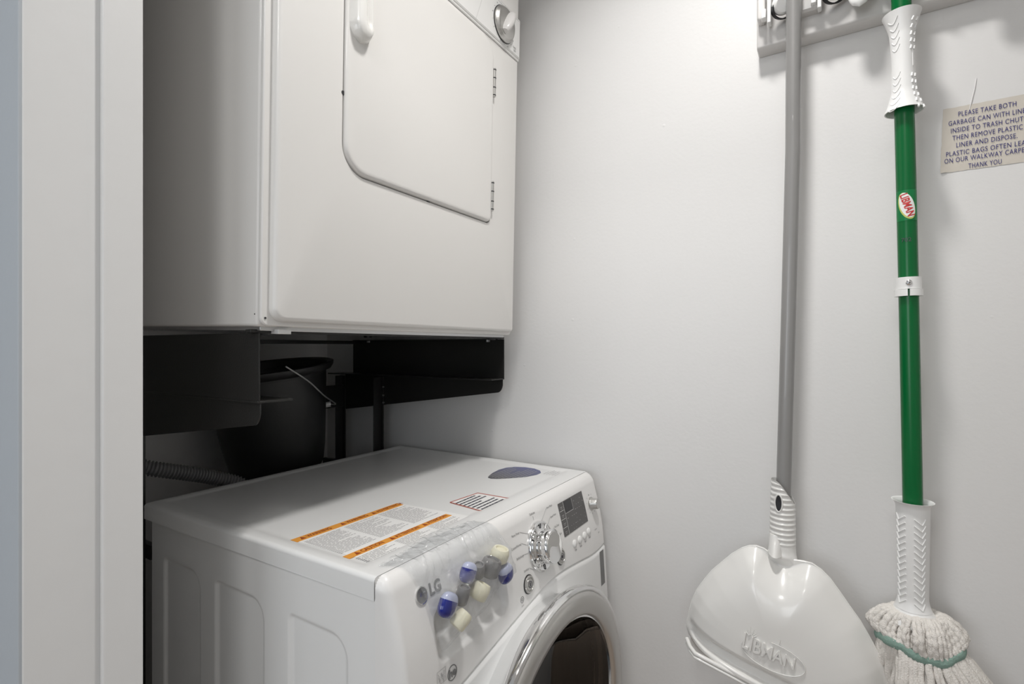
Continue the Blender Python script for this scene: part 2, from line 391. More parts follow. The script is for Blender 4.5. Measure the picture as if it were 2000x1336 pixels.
def weld(o, d=1e-5):
    b = bmesh.new(); b.from_mesh(o.data); bmesh.ops.remove_doubles(b, verts=b.verts, dist=d); bmesh.ops.recalc_face_normals(b, faces=b.faces); b.to_mesh(o.data); b.free()
    for p in o.data.polygons: p.use_smooth = True
    o.data.set_sharp_from_angle(angle=math.radians(50))
weld(tp.build('top_panel', M['enamel'], W))

F = lambda x, z, d=0: Vector((x, front_y(x, z) - d, z))
def Fn(x, z):
    e = 0.004; a = (F(x + e, z) - F(x - e, z)); b = (F(x, z + e) - F(x, z - e)); n = a.cross(b).normalized()
    return n if n.y < 0 else -n
# programme dial
kc = (0.857, 0.907); kp = F(*kc); kn = Vector((0, -0.985, 0.17)).normalized()
dial = MB().lathe([(0.046, -0.004), (0.046, 0.003), (0.0445, 0.0055), (0.042, 0.006), (0.040, 0.0045), (0.034, 0.004), (0.031, 0.006), (0.029, 0.004)], kp, kn, 72).build('dial_ring', M['chrome'], W)
u_ = kn.orthogonal().normalized(); v_ = kn.cross(u_)
for k in range(12):
    a = 2*PI*k/12 + 0.2; dr = u_*math.cos(a) + v_*math.sin(a)
    MB().tube([kp + kn*0.0052 + dr*0.033, kp + kn*0.0062 + dr*0.0415], 0.0010, 8).build('index_mark', M['dark'] if k % 2 else M['satin'], W)
knob = MB().lathe([(0.031, 0.001), (0.031, 0.005), (0.0285, 0.0075), (0.0295, 0.012), (0.0315, 0.026), (0.0312, 0.029), (0.0295, 0.031), (0.0285, 0.0305), (0.0001, 0.0305)], kp, kn, 72).build('program_knob', M['chrome'], W)
# swept matt inlay on the knob face
ki = []
for k in range(25):
    a = PI*k/24; ki.append((0.026*math.cos(a + 0.5), 0.026*math.sin(a + 0.5)))
for k in range(1, 12):
    t = k/12; x0, y0 = ki[24]; x1, y1 = ki[0]
    x = x0 + (x1 - x0)*t; y = y0 + (y1 - y0)*t; n = 0.010*math.sin(2*PI*t)
    ki.append((x - n*math.sin(0.5), y + n*math.cos(0.5)))
rx = Vector((1, 0, 0)); rz = kn.cross(rx).normalized()*-1
if rz.z < 0: rz = -rz
inlay = MB().prism(ki, lambda p: kp + kn*0.0303 + rx*p[0] + rz*p[1], lambda p: kp + kn*0.0312 + rx*p[0] + rz*p[1]).build('knob_inlay', M['satin'], W)
sub_to(inlay, knob); inlay.matrix_parent_inverse = Matrix()
def round_button(name, x, z, r, m, h=0.004, ring=True):
    p = F(x, z); n = Fn(x, z)
    b = MB().lathe([(r, -0.002), (r, h*0.7), (r*0.93, h), (r*0.80, h), (r*0.76, h*0.6), (r*0.70, h*0.6), (r*0.66, h*0.9), (0.0001, h*1.05)], p, n, 48).build(name, m, W)
    if ring:
        q = MB().lathe([(r*1.10, -0.001), (r*1.10, 0.001), (r*1.0, 0.0013), (r*1.0, -0.001)], p, n, 48).build('button_rim', M['dark'], W); sub_to(q, b)
    return b, p, n
def ring_mark(p, n, r, w_, name, m, parent):
    q = MB().lathe([(r, 0), (r, 0.0005), (r - w_, 0.0005), (r - w_, 0)], p, n, 32).build(name, m, W); sub_to(q, parent); return q
pb, p, n = round_button('power_button', 0.797, 0.860, 0.0150, M['satin'])
ring_mark(p + n*0.0045, n, 0.0058, 0.0009, 'power_symbol', M['inkd'], pb)
q = MB().tube([p + n*0.0048 + Vector((0, 0, -0.003)), p + n*0.0048 + Vector((0, 0, 0.003))], 0.0005, 6).build('power_symbol', M['inkd'], W); sub_to(q, pb)
sb, p, n = round_button('start_button', 0.926, 0.865, 0.0150, M['satin'])
ring_mark(p + n*0.0045, n, 0.0068, 0.0008, 'start_symbol', M['inkd'], sb)
for dx in (-0.0015, 0.0015):
    q = MB().tube([p + n*0.0048 + Vector((dx, 0, -0.003)), p + n*0.0048 + Vector((dx, 0, 0.003))], 0.0006, 6).build('start_symbol', M['inkd'], W); sub_to(q, sb)
lk = MB()
for r in (0.0055, 0.0025): lk.lathe([(r, 0), (r, 0.0005), (r - 0.0007, 0.0005), (r - 0.0007, 0)], F(0.772, 0.843), Fn(0.772, 0.843), 24)
lk.build('lock_symbol', M['ink'], W)
# display
def patch(x0, x1, z0, z1, d, name, m, parent=W, nx=8, nzz=8):
    mb = MB(); mb.grid(lambda u, v: F(x0 + (x1 - x0)*u, z0 + (z1 - z0)*v, d), nx, nzz)
    o = mb.build(name, m, W)
    if parent is not W: sub_to(o, parent)
    return o
disp = patch(0.9545, 1.0725, 0.8935, 0.9590, 0.0008, 'display_panel', M['display'])
ln = MB()
def pline(mb, x0, z0, x1, z1, wd=0.0008, d=0.0011):
    if abs(x1 - x0) > abs(z1 - z0): mb.grid(lambda u, v: F(x0 + (x1 - x0)*u, z0 + (z1 - z0)*u + wd*(v - .5), d), 4, 1)
    else: mb.grid(lambda u, v: F(x0 + (x1 - x0)*v + wd*(u - .5), z0 + (z1 - z0)*v, d), 1, 6)
pline(ln, 0.9765, 0.8940, 0.9765, 0.9585, 0.0012)
for z in (0.9103, 0.9265, 0.9430): pline(ln, 0.9550, z, 0.9740, z, 0.0010)
pline(ln, 0.9785, 0.934, 1.016, 0.934, .0007); pline(ln, 1.016, 0.934, 1.016, 0.957, .0007)
sub_to(ln.build('divider_lines', M['line'], W), disp)
sub_to(patch(0.9795, 1.0145, 0.9355, 0.9575, 0.0012, 'digit_window', M['dark'], W), disp)
dm = MB()
for r in range(7):
    for c in range(9):
        x = 0.981 + c*0.0102; z = 0.898 + r*0.0085
        if (r > 3 and c < 4) or random.random() < 0.45: continue
        l = random.choice((0.002, 0.004, 0.006)); pline(dm, x, z, x + l, z, 0.0009, 0.0013)
for z in (0.902, 0.918, 0.934, 0.950): pline(dm, 0.960, z, 0.970, z, 0.0010, 0.0013); pline(dm, 0.961, z - 0.003, 0.968, z - 0.003, 0.0008, 0.0013)
sub_to(dm.build('indicator_marks', M['inkl'], W), disp)
for x, z in ((0.993, .869), (1.019, .869), (1.044, .870), (1.067, .872)):
    p = F(x, z); n = Fn(x, z)
    MB().lathe([(0.0082, -0.001), (0.0080, 0.002), (0.0065, 0.0034), (0.0001, 0.0042)], p, n, 32).build('option_button', M['plastic'], W)
p = F(1.107, 0.922); n = kn
MB().lathe([(0.0155, -0.003), (0.0155, 0.001), (0.0130, 0.0020), (0.0122, 0.004), (0.0118, 0.016), (0.0108, 0.0175), (0.0001, 0.0175)], p, n, 40).build('delay_knob', M['satin'], W)
# printed legends
def legend(s, x, z, size=0.0058, al='CENTER'):
    text('legend', s, size, lambda u, v, w2: F(x + u, z + v, 0.0007), M['ink'], W, al, xs=0.9)
for s, x, z, lx in (('Perm. Press', .800, .949, 1), ('Cotton/Normal', .799, .930, 1), ('Bulky/Large', .800, .911, 1), ('Sanitary', .808, .885, 1)):
    legend(s, x - 0.004, z, al='RIGHT')
legend('Delicates', .853, .967)
for s, x, z in (('Hand Wash', .915, .963), ('Speed Wash', .921, .944), ('Tub Clean', .928, .923), ('Drain+Spin', .930, .905)): legend(s, x - 0.007, z, 0.0055, 'LEFT')
ld = MB()
for x0, z0, x1, z1 in ((.798, .949, .824, .939), (.797, .930, .812, .923), (.798, .911, .811, .909), (.806, .885, .822, .876), (.853, .962, .853, .955), (.907, .963, .881, .947), (.913, .944, .896, .932), (.920, .923, .904, .915)):
    ld.tube([F(x0 + (x1 - x0)*k/5, z0 + (z1 - z0)*k/5, 0.0004) for k in range(6)], 0.00035, 5)
ld.build('leader_lines', M['inkl'], W)
for s, x, z in (('Spin', .997, .855), ('Rinse', 1.022, .855), ('Soil', 1.046, .857), ('Temp', 1.069, .859), ('Custom', 1.106, .866), ('Start', 1.12, .855), ('Off', 1.104, .942), ('Lock', .772, .833)): legend(s, x, z, 0.0045)
tk = MB()
for k in range(11):
    a = 2*PI*k/11; x, z = 1.107 + 0.021*math.cos(a), 0.922 + 0.019*math.sin(a); tk.tube([F(x, z, 0.0003), F(x + 0.003*math.cos(a), z + 0.003*math.sin(a), 0.0003)], 0.0003, 4)
tk.build('dial_ticks', M['inkl'], W)
# maker's mark, round emblem and letters
p = F(0.534, 0.943); n = Fn(0.534, 0.943)
emb = MB().lathe([(0.0115, -0.001), (0.0115, 0.0012), (0.0105, 0.0018), (0.0095, 0.0012), (0.0001, 0.0012)], p, n, 40).build('emblem', M['badge'], W)
ri = MB().lathe([(0.0118, -0.001), (0.0118, 0.0020), (0.0104, 0.0022), (0.0102, 0.0010)], p, n, 40).build('emblem_rim', M['chrome'], W); sub_to(ri, emb)
q = text('emblem_letter', 'L', 0.011, lambda u, v, w2: p + n*(0.0016) + Vector((u - 0.001, 0, v)), M['chrome'], W, off=0.0001); sub_to(q, emb)
q = text('emblem_letter', 'G', 0.012, lambda u, v, w2: p + n*(0.0016) + Vector((u + 0.003, 0, v - 0.001)), M['satin'], W); sub_to(q, emb)
text('lettering', 'LG', 0.022, lambda u, v, w2: F(0.5625 + u, 0.943 + v, 0.0008 + w2), M['ink'], W, off=0.0006, thick=0.0006, spacing=1.05, xs=0.9)
hp = F(0.575, 0.822); hn = Fn(0.575, 0.822)
he = MB(); he.lathe([(0.0105, 0), (0.0105, 0.0006), (0.0092, 0.0006), (0.0092, 0)], hp, hn, 32); heo = he.build('efficiency_badge', M['ink'], W)
sub_to(text('efficiency_badge_letters', 'he', 0.016, lambda u, v, w2: F(0.575 + u, 0.822 + v, 0.0008), M['ink'], W, off=0.0006), heo)
bx_ = MB()
for (a, b, c, d) in ((.543, .820, .561, .820), (.543, .838, .561, .838)): pline(bx_, a, b, c, d, .0006, .0006)
for x in (.543, .561): pline(bx_, x, .820, x, .838, .0006, .0006)
for k in range(3): bx_.tube([F(.545 + t*.014/8, .824 + .004*k + .003*math.sin(t*1.7 + k), .0006) for t in range(9)], .0003, 4)
bx_.build('energy_mark', M['inkl'], W)
patch(1.112, 1.134, 0.735, 0.812, 0.0020, 'side_sticker', M['ink'])
# door: bezel, ring, glass, gasket and drum
DO = (DC[0], 0, DC[1]); AX = (0, 1, 0)
door = MB().lathe([(0.262, .468), (0.266, .446), (0.276, .432), (0.2885, .418), (0.2905, .409), (0.2885, .4035), (0.2835, .4015), (0.2805, .4035)], DO, AX, 128).build('door', M['chrome'], W)
ring = MB().lathe([(0.2805, .4040), (0.279, .4005), (0.272, .3965), (0.255, .3955), (0.242, .398), (0.2375, .4035), (0.237, .412)], DO, AX, 128).build('door_ring', M['satin'], W); sub_to(ring, door)
glass = MB().lathe([(0.2372, .408), (0.232, .420), (0.222, .436), (0.206, .46), (0.185, .49), (0.14, .515), (0.07, .525), (0.0001, .527)], DO, AX, 96).build('door_glass', M['glass'], W); sub_to(glass, door)
tr = MB().lathe([(0.2368, .4065), (0.2335, .4060), (0.2325, .411), (0.2365, .412)], DO, AX, 96).build('glass_trim', M['chrome'], W); sub_to(tr, door)
MB().lathe([(0.262, .462), (0.245, .465), (0.243, .49), (0.228, .50), (0.236, .52), (0.222, .535), (0.228, .55)], DO, AX, 96).build('door_gasket', M['gasket'], W)
MB().lathe([(0.228, .55), (0.250, .56), (0.250, .90), (0.0001, .92)], DO, AX, 96).build('drum', M['steel'], W)

# labels stuck on the top
ZT = WZ - 0.0024
def tpoly(pts, name, m, parent=W, z=ZT):
    mb = MB(); mb.prism(pts, lambda p: (p[0], p[1], z - 0.0002), lambda p: (p[0], p[1], z + 0.0002)); o = mb.build(name, m, W, smooth=False)
    if parent is not W: sub_to(o, parent)
    return o
wlb = tpoly([(.503, .724), (.732, .716), (.745, .553), (.515, .526)], 'warning_label', M['paper'], W, ZT)
for (y0, y1) in ((.7085, .7255), (.589, .6035)):
    tpoly([(.502, y0), (.502, y1), (.730, y1 - .005), (.730, y0 - .005)], 'orange_strip', M['orange'], wlb, ZT + .0004)
for s, x, y in (('\u25b2 WARNING', .542, .716), ('\u25b2 WARNING', .620, .7145), ('\u25b2 ADVERTENCIA', .697, .713), ('\u25b2 CAUTION', .545, .595), ('\u25b2 ATTENTION', .620, .594), ('\u25b2 ATENCION', .693, .593)):
    q = text('heading', s, .0135, lambda u, v, w2, x=x, y=y: Vector((x + u, y + v, ZT + .0008)), M['rust'], W, off=.0003, xs=.72); sub_to(q, wlb)
fp = MB()
def bars(mb, x0, x1, y0, y1, step=.0042, h=.0017, z=ZT + .0004):
    y = y1
    while y > y0:
        x = x0
        end = x1 - (random.random()**3)*(x1 - x0)*0.6
        while x < end:
            l = random.uniform(.004, .014); e = min(x + l, end)
            mb.add([(x, y, z), (e, y, z), (e, y - h, z), (x, y - h, z)], [(0, 1, 2, 3)]); x = e + .0015
        y -= step
for (a, b) in ((.508, .577), (.585, .655), (.662, .728)):
    bars(fp, a, b, .612, .700)
    bars(fp, a, b, .548 if a > .58 else .536, .583)
sub_to(fp.build('fine_print', M['inkl'], W, smooth=False), wlb)
cr = MB()
for a in (0.35, -0.35, 1.57):
    L = .013 if a != 1.57 else .007
    dx, dy = L*math.cos(a), L*math.sin(a); nx_, ny_ = -.0009*math.sin(a), .0009*math.cos(a)
    cr.add([(.565 - dx - nx_, .545 - dy - ny_, ZT + .0006), (.565 + dx - nx_, .545 + dy - ny_, ZT + .0006), (.565 + dx + nx_, .545 + dy + ny_, ZT + .0006), (.565 - dx + nx_, .545 - dy + ny_, ZT + .0006)], [(0, 1, 2, 3)])
cr.add([(.560, .550, ZT + .0006), (.570, .550, ZT + .0006), (.570, .5535, ZT + .0006), (.560, .5535, ZT + .0006)], [(0, 1, 2, 3)])
sub_to(cr.build('crossed_symbol', M['inkd'], W, smooth=False), wlb)
rl = tpoly([(.789, .636), (.870, .628), (.873, .539), (.775, .531)], 'notice_label', M['paper'])
bd = MB(); C4 = [(.789, .636), (.870, .628), (.873, .539), (.775, .531)]
for k in range(4):
    (x0, y0), (x1, y1) = C4[k], C4[(k + 1) % 4]; bd.tube([(x0, y0, ZT + .0006), (x1, y1, ZT + .0006)], .0009, 6)
sub_to(bd.build('red_border', M['redline'], W), rl)
rt = MB(); bars(rt, .786, .862, .556, .624, .0105, .0042, ZT + .0006); bars(rt, .800, .850, .538, .550, .0105, .0042, ZT + .0006)
sub_to(rt.build('notice_text', M['inkd'], W, smooth=False), rl)
# guitar-pick shaped slate sticker
gp = [(0.987, .683), (1.000, .690), (1.030, .699), (1.065, .704), (1.092, .700), (1.112, .686), (1.122, .662), (1.122, .635), (1.110, .612), (1.092, .600), (1.070, .600), (1.040, .612), (1.010, .637), (0.990, .658), (0.983, .672)]
gs = tpoly(gp, 'slate_sticker', M['slate'])
gt = MB()
for k in range(9):
    y = .688 - k*.009; a = max(.995, .990 + max(0, .655 - y)*1.1); b = 1.112 - abs(.655 - y)*.3; bars(gt, a, b, y - .001, y, .02, .0022, ZT + .0006)
sub_to(gt.build('sticker_text', M['inkl'], W, smooth=False), gs)
bars_ = MB(); bars(bars_, 1.085, 1.130, .556, .590, .0075, .0012, ZT + .0002); bars_.build('printed_note', M['inkl'], W, smooth=False)

# ------------------------------------------------------------------ plastic bag over the front edge, with its contents
PROF = [(.556, .9832), (.530, .9840), (.508, .9842), (.497, .9815), (.489, .9740), (.4845, .962), (.4795, .945), (.4740, .925), (.4690, .905), (.4650, .888), (.4625, .872), (.4615, .860)]
PL = [0]
for i in range(1, len(PROF)): PL.append(PL[-1] + math.hypot(PROF[i][0]-PROF[i-1][0], PROF[i][1]-PROF[i-1][1]))
def prof(s):
    s = min(max(s, 0), PL[-1]); y = interp(s, PL, [p[0] for p in PROF]); z = interp(s, PL, [p[1] for p in PROF])
    e = .006; y1 = interp(min(s + e, PL[-1]), PL, [p[0] for p in PROF]); z1 = interp(min(s + e, PL[-1]), PL, [p[1] for p in PROF])
    y0 = interp(max(s - e, 0), PL, [p[0] for p in PROF]); z0 = interp(max(s - e, 0), PL, [p[1] for p in PROF])
    t = Vector((0, y1 - y0, z1 - z0)).normalized(); n = Vector((0, t.z, -t.y))
    if n.y > 0.0 and n.z < 0: n = -n
    return Vector((0, y, z)), n
from mathutils import noise
SB = PL[-1]
def bag_layer(front):
    mb = MB(); nu, nv = 170, 130; rows = []
    for j2 in range(nv + 1):
        v = j2/nv; row = []
        for i in range(nu + 1):
            u = i/nu
            xl = interp(v, [0, .25, .55, 1], [.500, .522, .540, .552]); xr = interp(v, [0, .25, .6, 1], [.712, .728, .744, .746])
            # lower hem rises towards the right
            smax = SB - 0.004 - 0.030*sstep(.05, .75, u) - .006*math.sin(u*9)
            s0_ = .022 + .012*math.sin(u*7 + 1)*.5; x = xl + (xr - xl)*u; s = s0_ + (smax - s0_)*v
            p, n = prof(s)
            e = min(u, 1 - u, (1 - v)*0.9)*6; e = min(1, e)**0.5
            belly = sstep(.38, .62, v)*e
            if front:
                h = 0.0016 + 0.0035*e*abs(noise.noise(Vector((x*22, s*30, 1.3)))) + 0.0025*e*abs(noise.noise(Vector((x*70, s*45, 4.3)))) + 0.026*belly + 0.006*belly*noise.noise(Vector((x*40, s*40, 9)))
                # pleats drawn up towards the top
                rg = lambda f, o: (1 - abs(noise.noise(Vector((x*f, s*f*.6, o)))))**9
                h += e*(.0038*rg(34, 2.2) + .0026*rg(62, 7.7))*(1 - .3*belly)
                h += 0.0022*e*(1 - belly)*(math.sin(x*180 + s*60 + 3*noise.noise(Vector((x*15, s*15, 0)))))**2
            else: h = 0.0008
            row.append(Vector((x, 0, 0)) + p + n*h)
        rows.append(row)
    mb.loft(rows, False, False, False); return mb
bag = thing('plastic_bag', 'clear crinkled plastic bag of small stoppers and capsules taped over the washer front edge', 'plastic bag', (.63, .50, .985))
bag_layer(True).build('front_film', M['film'], bag, angle=180)
bag_layer(False).build('back_film', M['film'], bag, angle=180)
def pillow(mb, c, rx, ry, rz, rot=0, k=0.7, clip=None):
    rows = []
    R = Matrix.Rotation(rot, 3, 'Y')
    sp = lambda v, e: math.copysign(abs(v)**e, v)
    n1, n2 = 14, 24
    for i in range(n1 + 1):
        a = -PI/2 + PI*i/n1
        if clip: a = clip[0] + (clip[1] - clip[0])*i/n1
        row = []
        for j2 in range(n2):
            b = 2*PI*j2/n2
            row.append(Vector(c) + R @ Vector((rx*sp(math.cos(a), k)*sp(math.cos(b), k), ry*sp(math.cos(a), k)*sp(math.sin(b), 1), rz*sp(math.sin(a), k))))
        rows.append(row)
    mb.loft(rows, True, bool(clip), bool(clip)); return mb
def capsule(x, z, s, rot, lab):
    c = Vector((x, yface(z) - 0.0155, z)); t = thing('laundry_capsule', lab, 'laundry capsule', c, 'blue and white capsules in the plastic bag')
    pillow(MB(), c, .017*s, .010, .0165*s, rot, .75, (-PI/2 + .02, 0.25)).build('blue_chamber', M['blue'], t)
    pillow(MB(), c, .0168*s, .0098, .0163*s, rot, .75, (0.25, PI/2 - .02)).build('clear_chamber', M['clearw'], t)
capsule(.566, .922, 1.05, .55, 'blue and white capsule lowest left in the plastic bag')
capsule(.622, .945, .95, .5, 'blue and clear capsule in the middle of the plastic bag')
capsule(.713, .912, .95, -.2, 'blue and white capsule at the right end of the plastic bag')
def cap(x, z, r, h, tilt, m, name, lab, g):
    c = Vector((x, yface(z) - 0.015, z)); ax = Vector((math.sin(tilt), -0.25, math.cos(tilt))).normalized()
    o = MB().lathe([(0.0001, -h/2), (r*.82, -h/2), (r*.95, -h/2 + .002), (r, h*.1), (r*.92, h/2 - .003), (r*.8, h/2), (r*.62, h/2), (r*.55, h/2 - .003), (.0001, h/2 - .003)], (0, 0, 0), ax, 28).build(name, m)
    o.location = c; tag(o, lab, 'stopper', g); return o
G1, G2 = 'grey plastic stoppers in the bag', 'cream plastic stoppers in the bag'
cap(.600, .922, .0105, .026, .1, M['greyp'], 'stopper', 'dark grey stopper beside the lowest blue capsule in the bag', G1)
cap(.647, .940, .0105, .022, -.2, M['greyp'], 'stopper', 'small grey stopper just right of the middle blue capsule', G1)
cap(.677, .934, .0165, .027, .25, M['greyp'], 'stopper', 'largest grey stopper, below left of the cream stopper', G1)
cap(.641, .912, .0145, .024, .5, M['cream'], 'stopper', 'pale cream stopper in the middle of the bag above its hem', G2)
cap(.708, .943, .0155, .022, .1, M['cream'], 'stopper', 'yellowish cream stopper topmost at the right end of the bag', G2)
cap(.588, .893, .0125, .024, .9, M['cream'], 'stopper', 'cream stopper lowest in the bag under the dark grey stopper', G2)

# ------------------------------------------------------------------ dryer on the stand
DW, DH, DD = 0.684, 0.86, 0.56
DR = thing('tumble_dryer', 'off-white tumble dryer mounted above the washing machine', 'tumble dryer', (0.438, 0.700, 1.315), rot=(math.radians(1.25), 0, 0))
# local coordinates: x right, y back, z up
MB().box(0, DW, 0.012, DD, 0, DH).build('cabinet', M['enamel_d'], DR, bevel=.005, seg=3)
fl = MB(); pts = rrect(0.001, DW - 0.001, 0.001, DH - .001, .012, 6)
fl.prism(pts, lambda p: (p[0], 0.011, p[1]), lambda p: (p[0], 0.004, p[1])); fl.build('front_frame', M['enamel_d'], DR, bevel=.002, seg=2)
def rr(i, y, b=(0.0, 0.6725, 0.008, 0.6915), r=(.020, .010, .003, .003)):
    return [(p[0], y, p[1]) for p in rrect(b[0] + i, b[1] - i, b[2] + i, b[3] - i, [max(.001, q - i) for q in r], 12)]
PB, DB_ = (0.013, 0.6725, 0.008, 0.6912), (0.1290, 0.5605, 0.2590, 0.6855)
DRr = (.048, .018, .048, .020)
fpn = MB().loft([rr(0, .006, PB), rr(0, -.0025, PB), rr(.0006, -.0052, PB), rr(.0022, -.0077, PB), rr(.0046, -.0094, PB), rr(.0075, -.0100, PB), rr(0, -.0100, DB_, DRr), rr(0, .0040, DB_, DRr)], True, True, True)
fpn.build('front_panel', M['enamel_d'], DR, angle=50)
DI = (0.1306, 0.5590, 0.2606, 0.6840)
dd = MB().loft([rr(0, .0036, DI, DRr), rr(.0004, -.0060, DI, DRr), rr(.0012, -.0110, DI, DRr), rr(.0026, -.0138, DI, DRr), rr(.0046, -.0154, DI, DRr), rr(.0072, -.0162, DI, DRr), rr(.011, -.0165, DI, DRr)], True, True, True)
ddoor = dd.build('door', M['enamel_d'], DR, angle=50)
# grip handle with its long hollow
hd = MB(); rings = []
for k in range(40):
    t = k/39; z = 0.480 + 0.175*t; e = min(1, math.sqrt(max(0, 1 - max(0, 1 - t/0.16)**2)) if t < .16 else (math.sqrt(max(0, 1 - ((t - .84)/.16)**2)) if t > .84 else 1)); e = max(e, .02)
    ring_ = []
    for j2 in range(21):
        u = -1 + 2*j2/20; x = 0.158 + 0.0225*u*e
        b = (1 - abs(u)**5)*0.021*e**.6; hol = 0.008*math.exp(-((u - .35)/.32)**2)*sstep(.10, .2, t)*(1 - sstep(.8, .9, t))
        ring_.append((x, -0.0155 - b + hol, z))
    ring_ += [(0.158 + 0.0225*e, -0.0160, z), (0.158 - 0.0225*e, -0.0160, z)]
    rings.append(ring_)
hd.loft(rings, True); sub_to(hd.build('handle', M['handle'], DR, angle=60), ddoor)
# console with its angled upper part and trim line
cs = MB().box(0.001, .6735, -0.0105, 0.012, 0.6915, 0.794).box(0.001, .6735, -0.0125, 0.012, 0.6965, 0.794)
cons = cs.build('console', M['plastic'], DR, bevel=.0015)
MB().box(0.001, .6735, -0.008, 0.012, 0.7965, 0.86).build('console_top', M['enamel_d'], DR, bevel=.004)
sl = MB().box(0.002, .6725, -0.0129, -0.0120, 0.6990, 0.7002).box(.002, .6725, -.0129, -.0120, .789, .7902)
sl.add([(0.4864, -.0129, .7003), (0.4876, -.0129, .7003), (0.5222, -.0129, .789), (0.521, -.0129, .789)], [(0, 1, 2, 3)])
sub_to(sl.build('console_line', M['line'], DR, smooth=False), cons)
kx, kz = 0.597, 0.744
kb = MB().lathe([(.0405, 0), (.0405, .004), (.038, .0055), (.036, .010), (.033, .012), (.0001, .013)], (kx, -.013, kz), (0, -1, 0), 72)
kob = kb.build('timer_knob', M['satin'], DR)
sk = MB().lathe([(.0415, -.002), (.0420, .001), (.0405, .0015)], (kx, -.013, kz), (0, -1, 0), 72).build('knob_rim', M['dark'], DR); sub_to(sk, kob)
kg = MB(); rings = []
for k in range(15):
    t = -1 + 2*k/14; e = math.sqrt(max(0.02, 1 - t*t)); c_, s_ = math.cos(1.05), math.sin(1.05)
    row = []
    for j2 in range(13):
        a = PI*j2/12; wv = .0115*math.cos(a)*(0.55 + .45*e); hh = .018*math.sin(a)*(.5 + .5*e) if 0 < j2 < 12 else 0
        lx = .032*t; row.append((kx + lx*c_ - wv*s_, -.0255 - hh, kz + lx*s_ + wv*c_))
    rings.append(row)
kg.loft(rings, True); sub_to(kg.build('knob_grip', M['holder'], DR), kob)
kd = MB()
for k in range(17):
    a = 2*PI*k/17; kd.tube([(kx +   .045*math.cos(a), -.0132, kz + .045*math.sin(a)), (kx + (.0465 if k % 2 else .0480)*math.cos(a), -.0132, kz + (.0465 if k % 2 else .0480)*math.sin(a))], .0004, 4)
sub_to(kd.build('knob_scale', M['ink'], DR), cons)
for s, x, z in (('TIMED DRY', .655, .710 + .022), ('OFF', .70, .825 - .02)):
    pass
sub_to(text('console_lettering', 'TIMED', .0065, lambda u, v, w2: Vector((.648 + u, -.0130, .7135 + v)), M['ink'], DR, xs=.8), cons)
sub_to(text('console_lettering', 'DRY', .0065, lambda u, v, w2: Vector((.650 + u, -.0130, .7065 + v)), M['ink'], DR, xs=.8), cons)
for z0, z1 in ((.290, .358), (.556, .621)):
    hg = MB().tube([(.5590, -.0150, z0), (.5590, -.0150, z1)], .0042, 14).build('hinge', M['satin'], DR)
    hh = z1 - z0
    for f in (.05, .32, .66, .95):
        kk = MB(); kk.tube([(.5590, -.0150, z0 + hh*f - .0012), (.5590, -.0150, z0 + hh*f + .0012)], .0046, 14)
        sub_to(kk.build('hinge_joint', M['dark'], DR), hg)
MB().tube([(.1300, -.0040, .3875), (.1300, -.0105, .3875)], .0035, 16).build('door_bumper', M['dark'], DR)
MB().box(.340, .346, -.0105, -.004, .2590, .2612).build('door_catch', M['dark'], DR)
MB().tube([(.0075, .0045, .0125), (.0075, .003, .0125)], .0016, 12).build('panel_screw', M['dark'], DR)
MB().tube([(-.0002, .018, .018), (.001, .018, .018)], .0012, 12).build('panel_screw', M['dark'], DR)
# underside
MB().box(.01, DW - .01, .02, DD - .01, -.006, .001).build('base_pan', M['steel'], DR, bevel=.001)
for x, y in ((.030, .045), (.655, .045), (.030, .50), (.655, .50)):
    MB().lathe([(.0001, -.0125), (.011, -.0125), (.012, -.006), (.012, -.004)], (x, y, 0), (0, 0, 1), 20).build('foot', M['dark'], DR)
MB().box(.033, .055, .010, .030, -.0105, -.003).build('shipping_clip', M['plastic'], DR, bevel=.001)

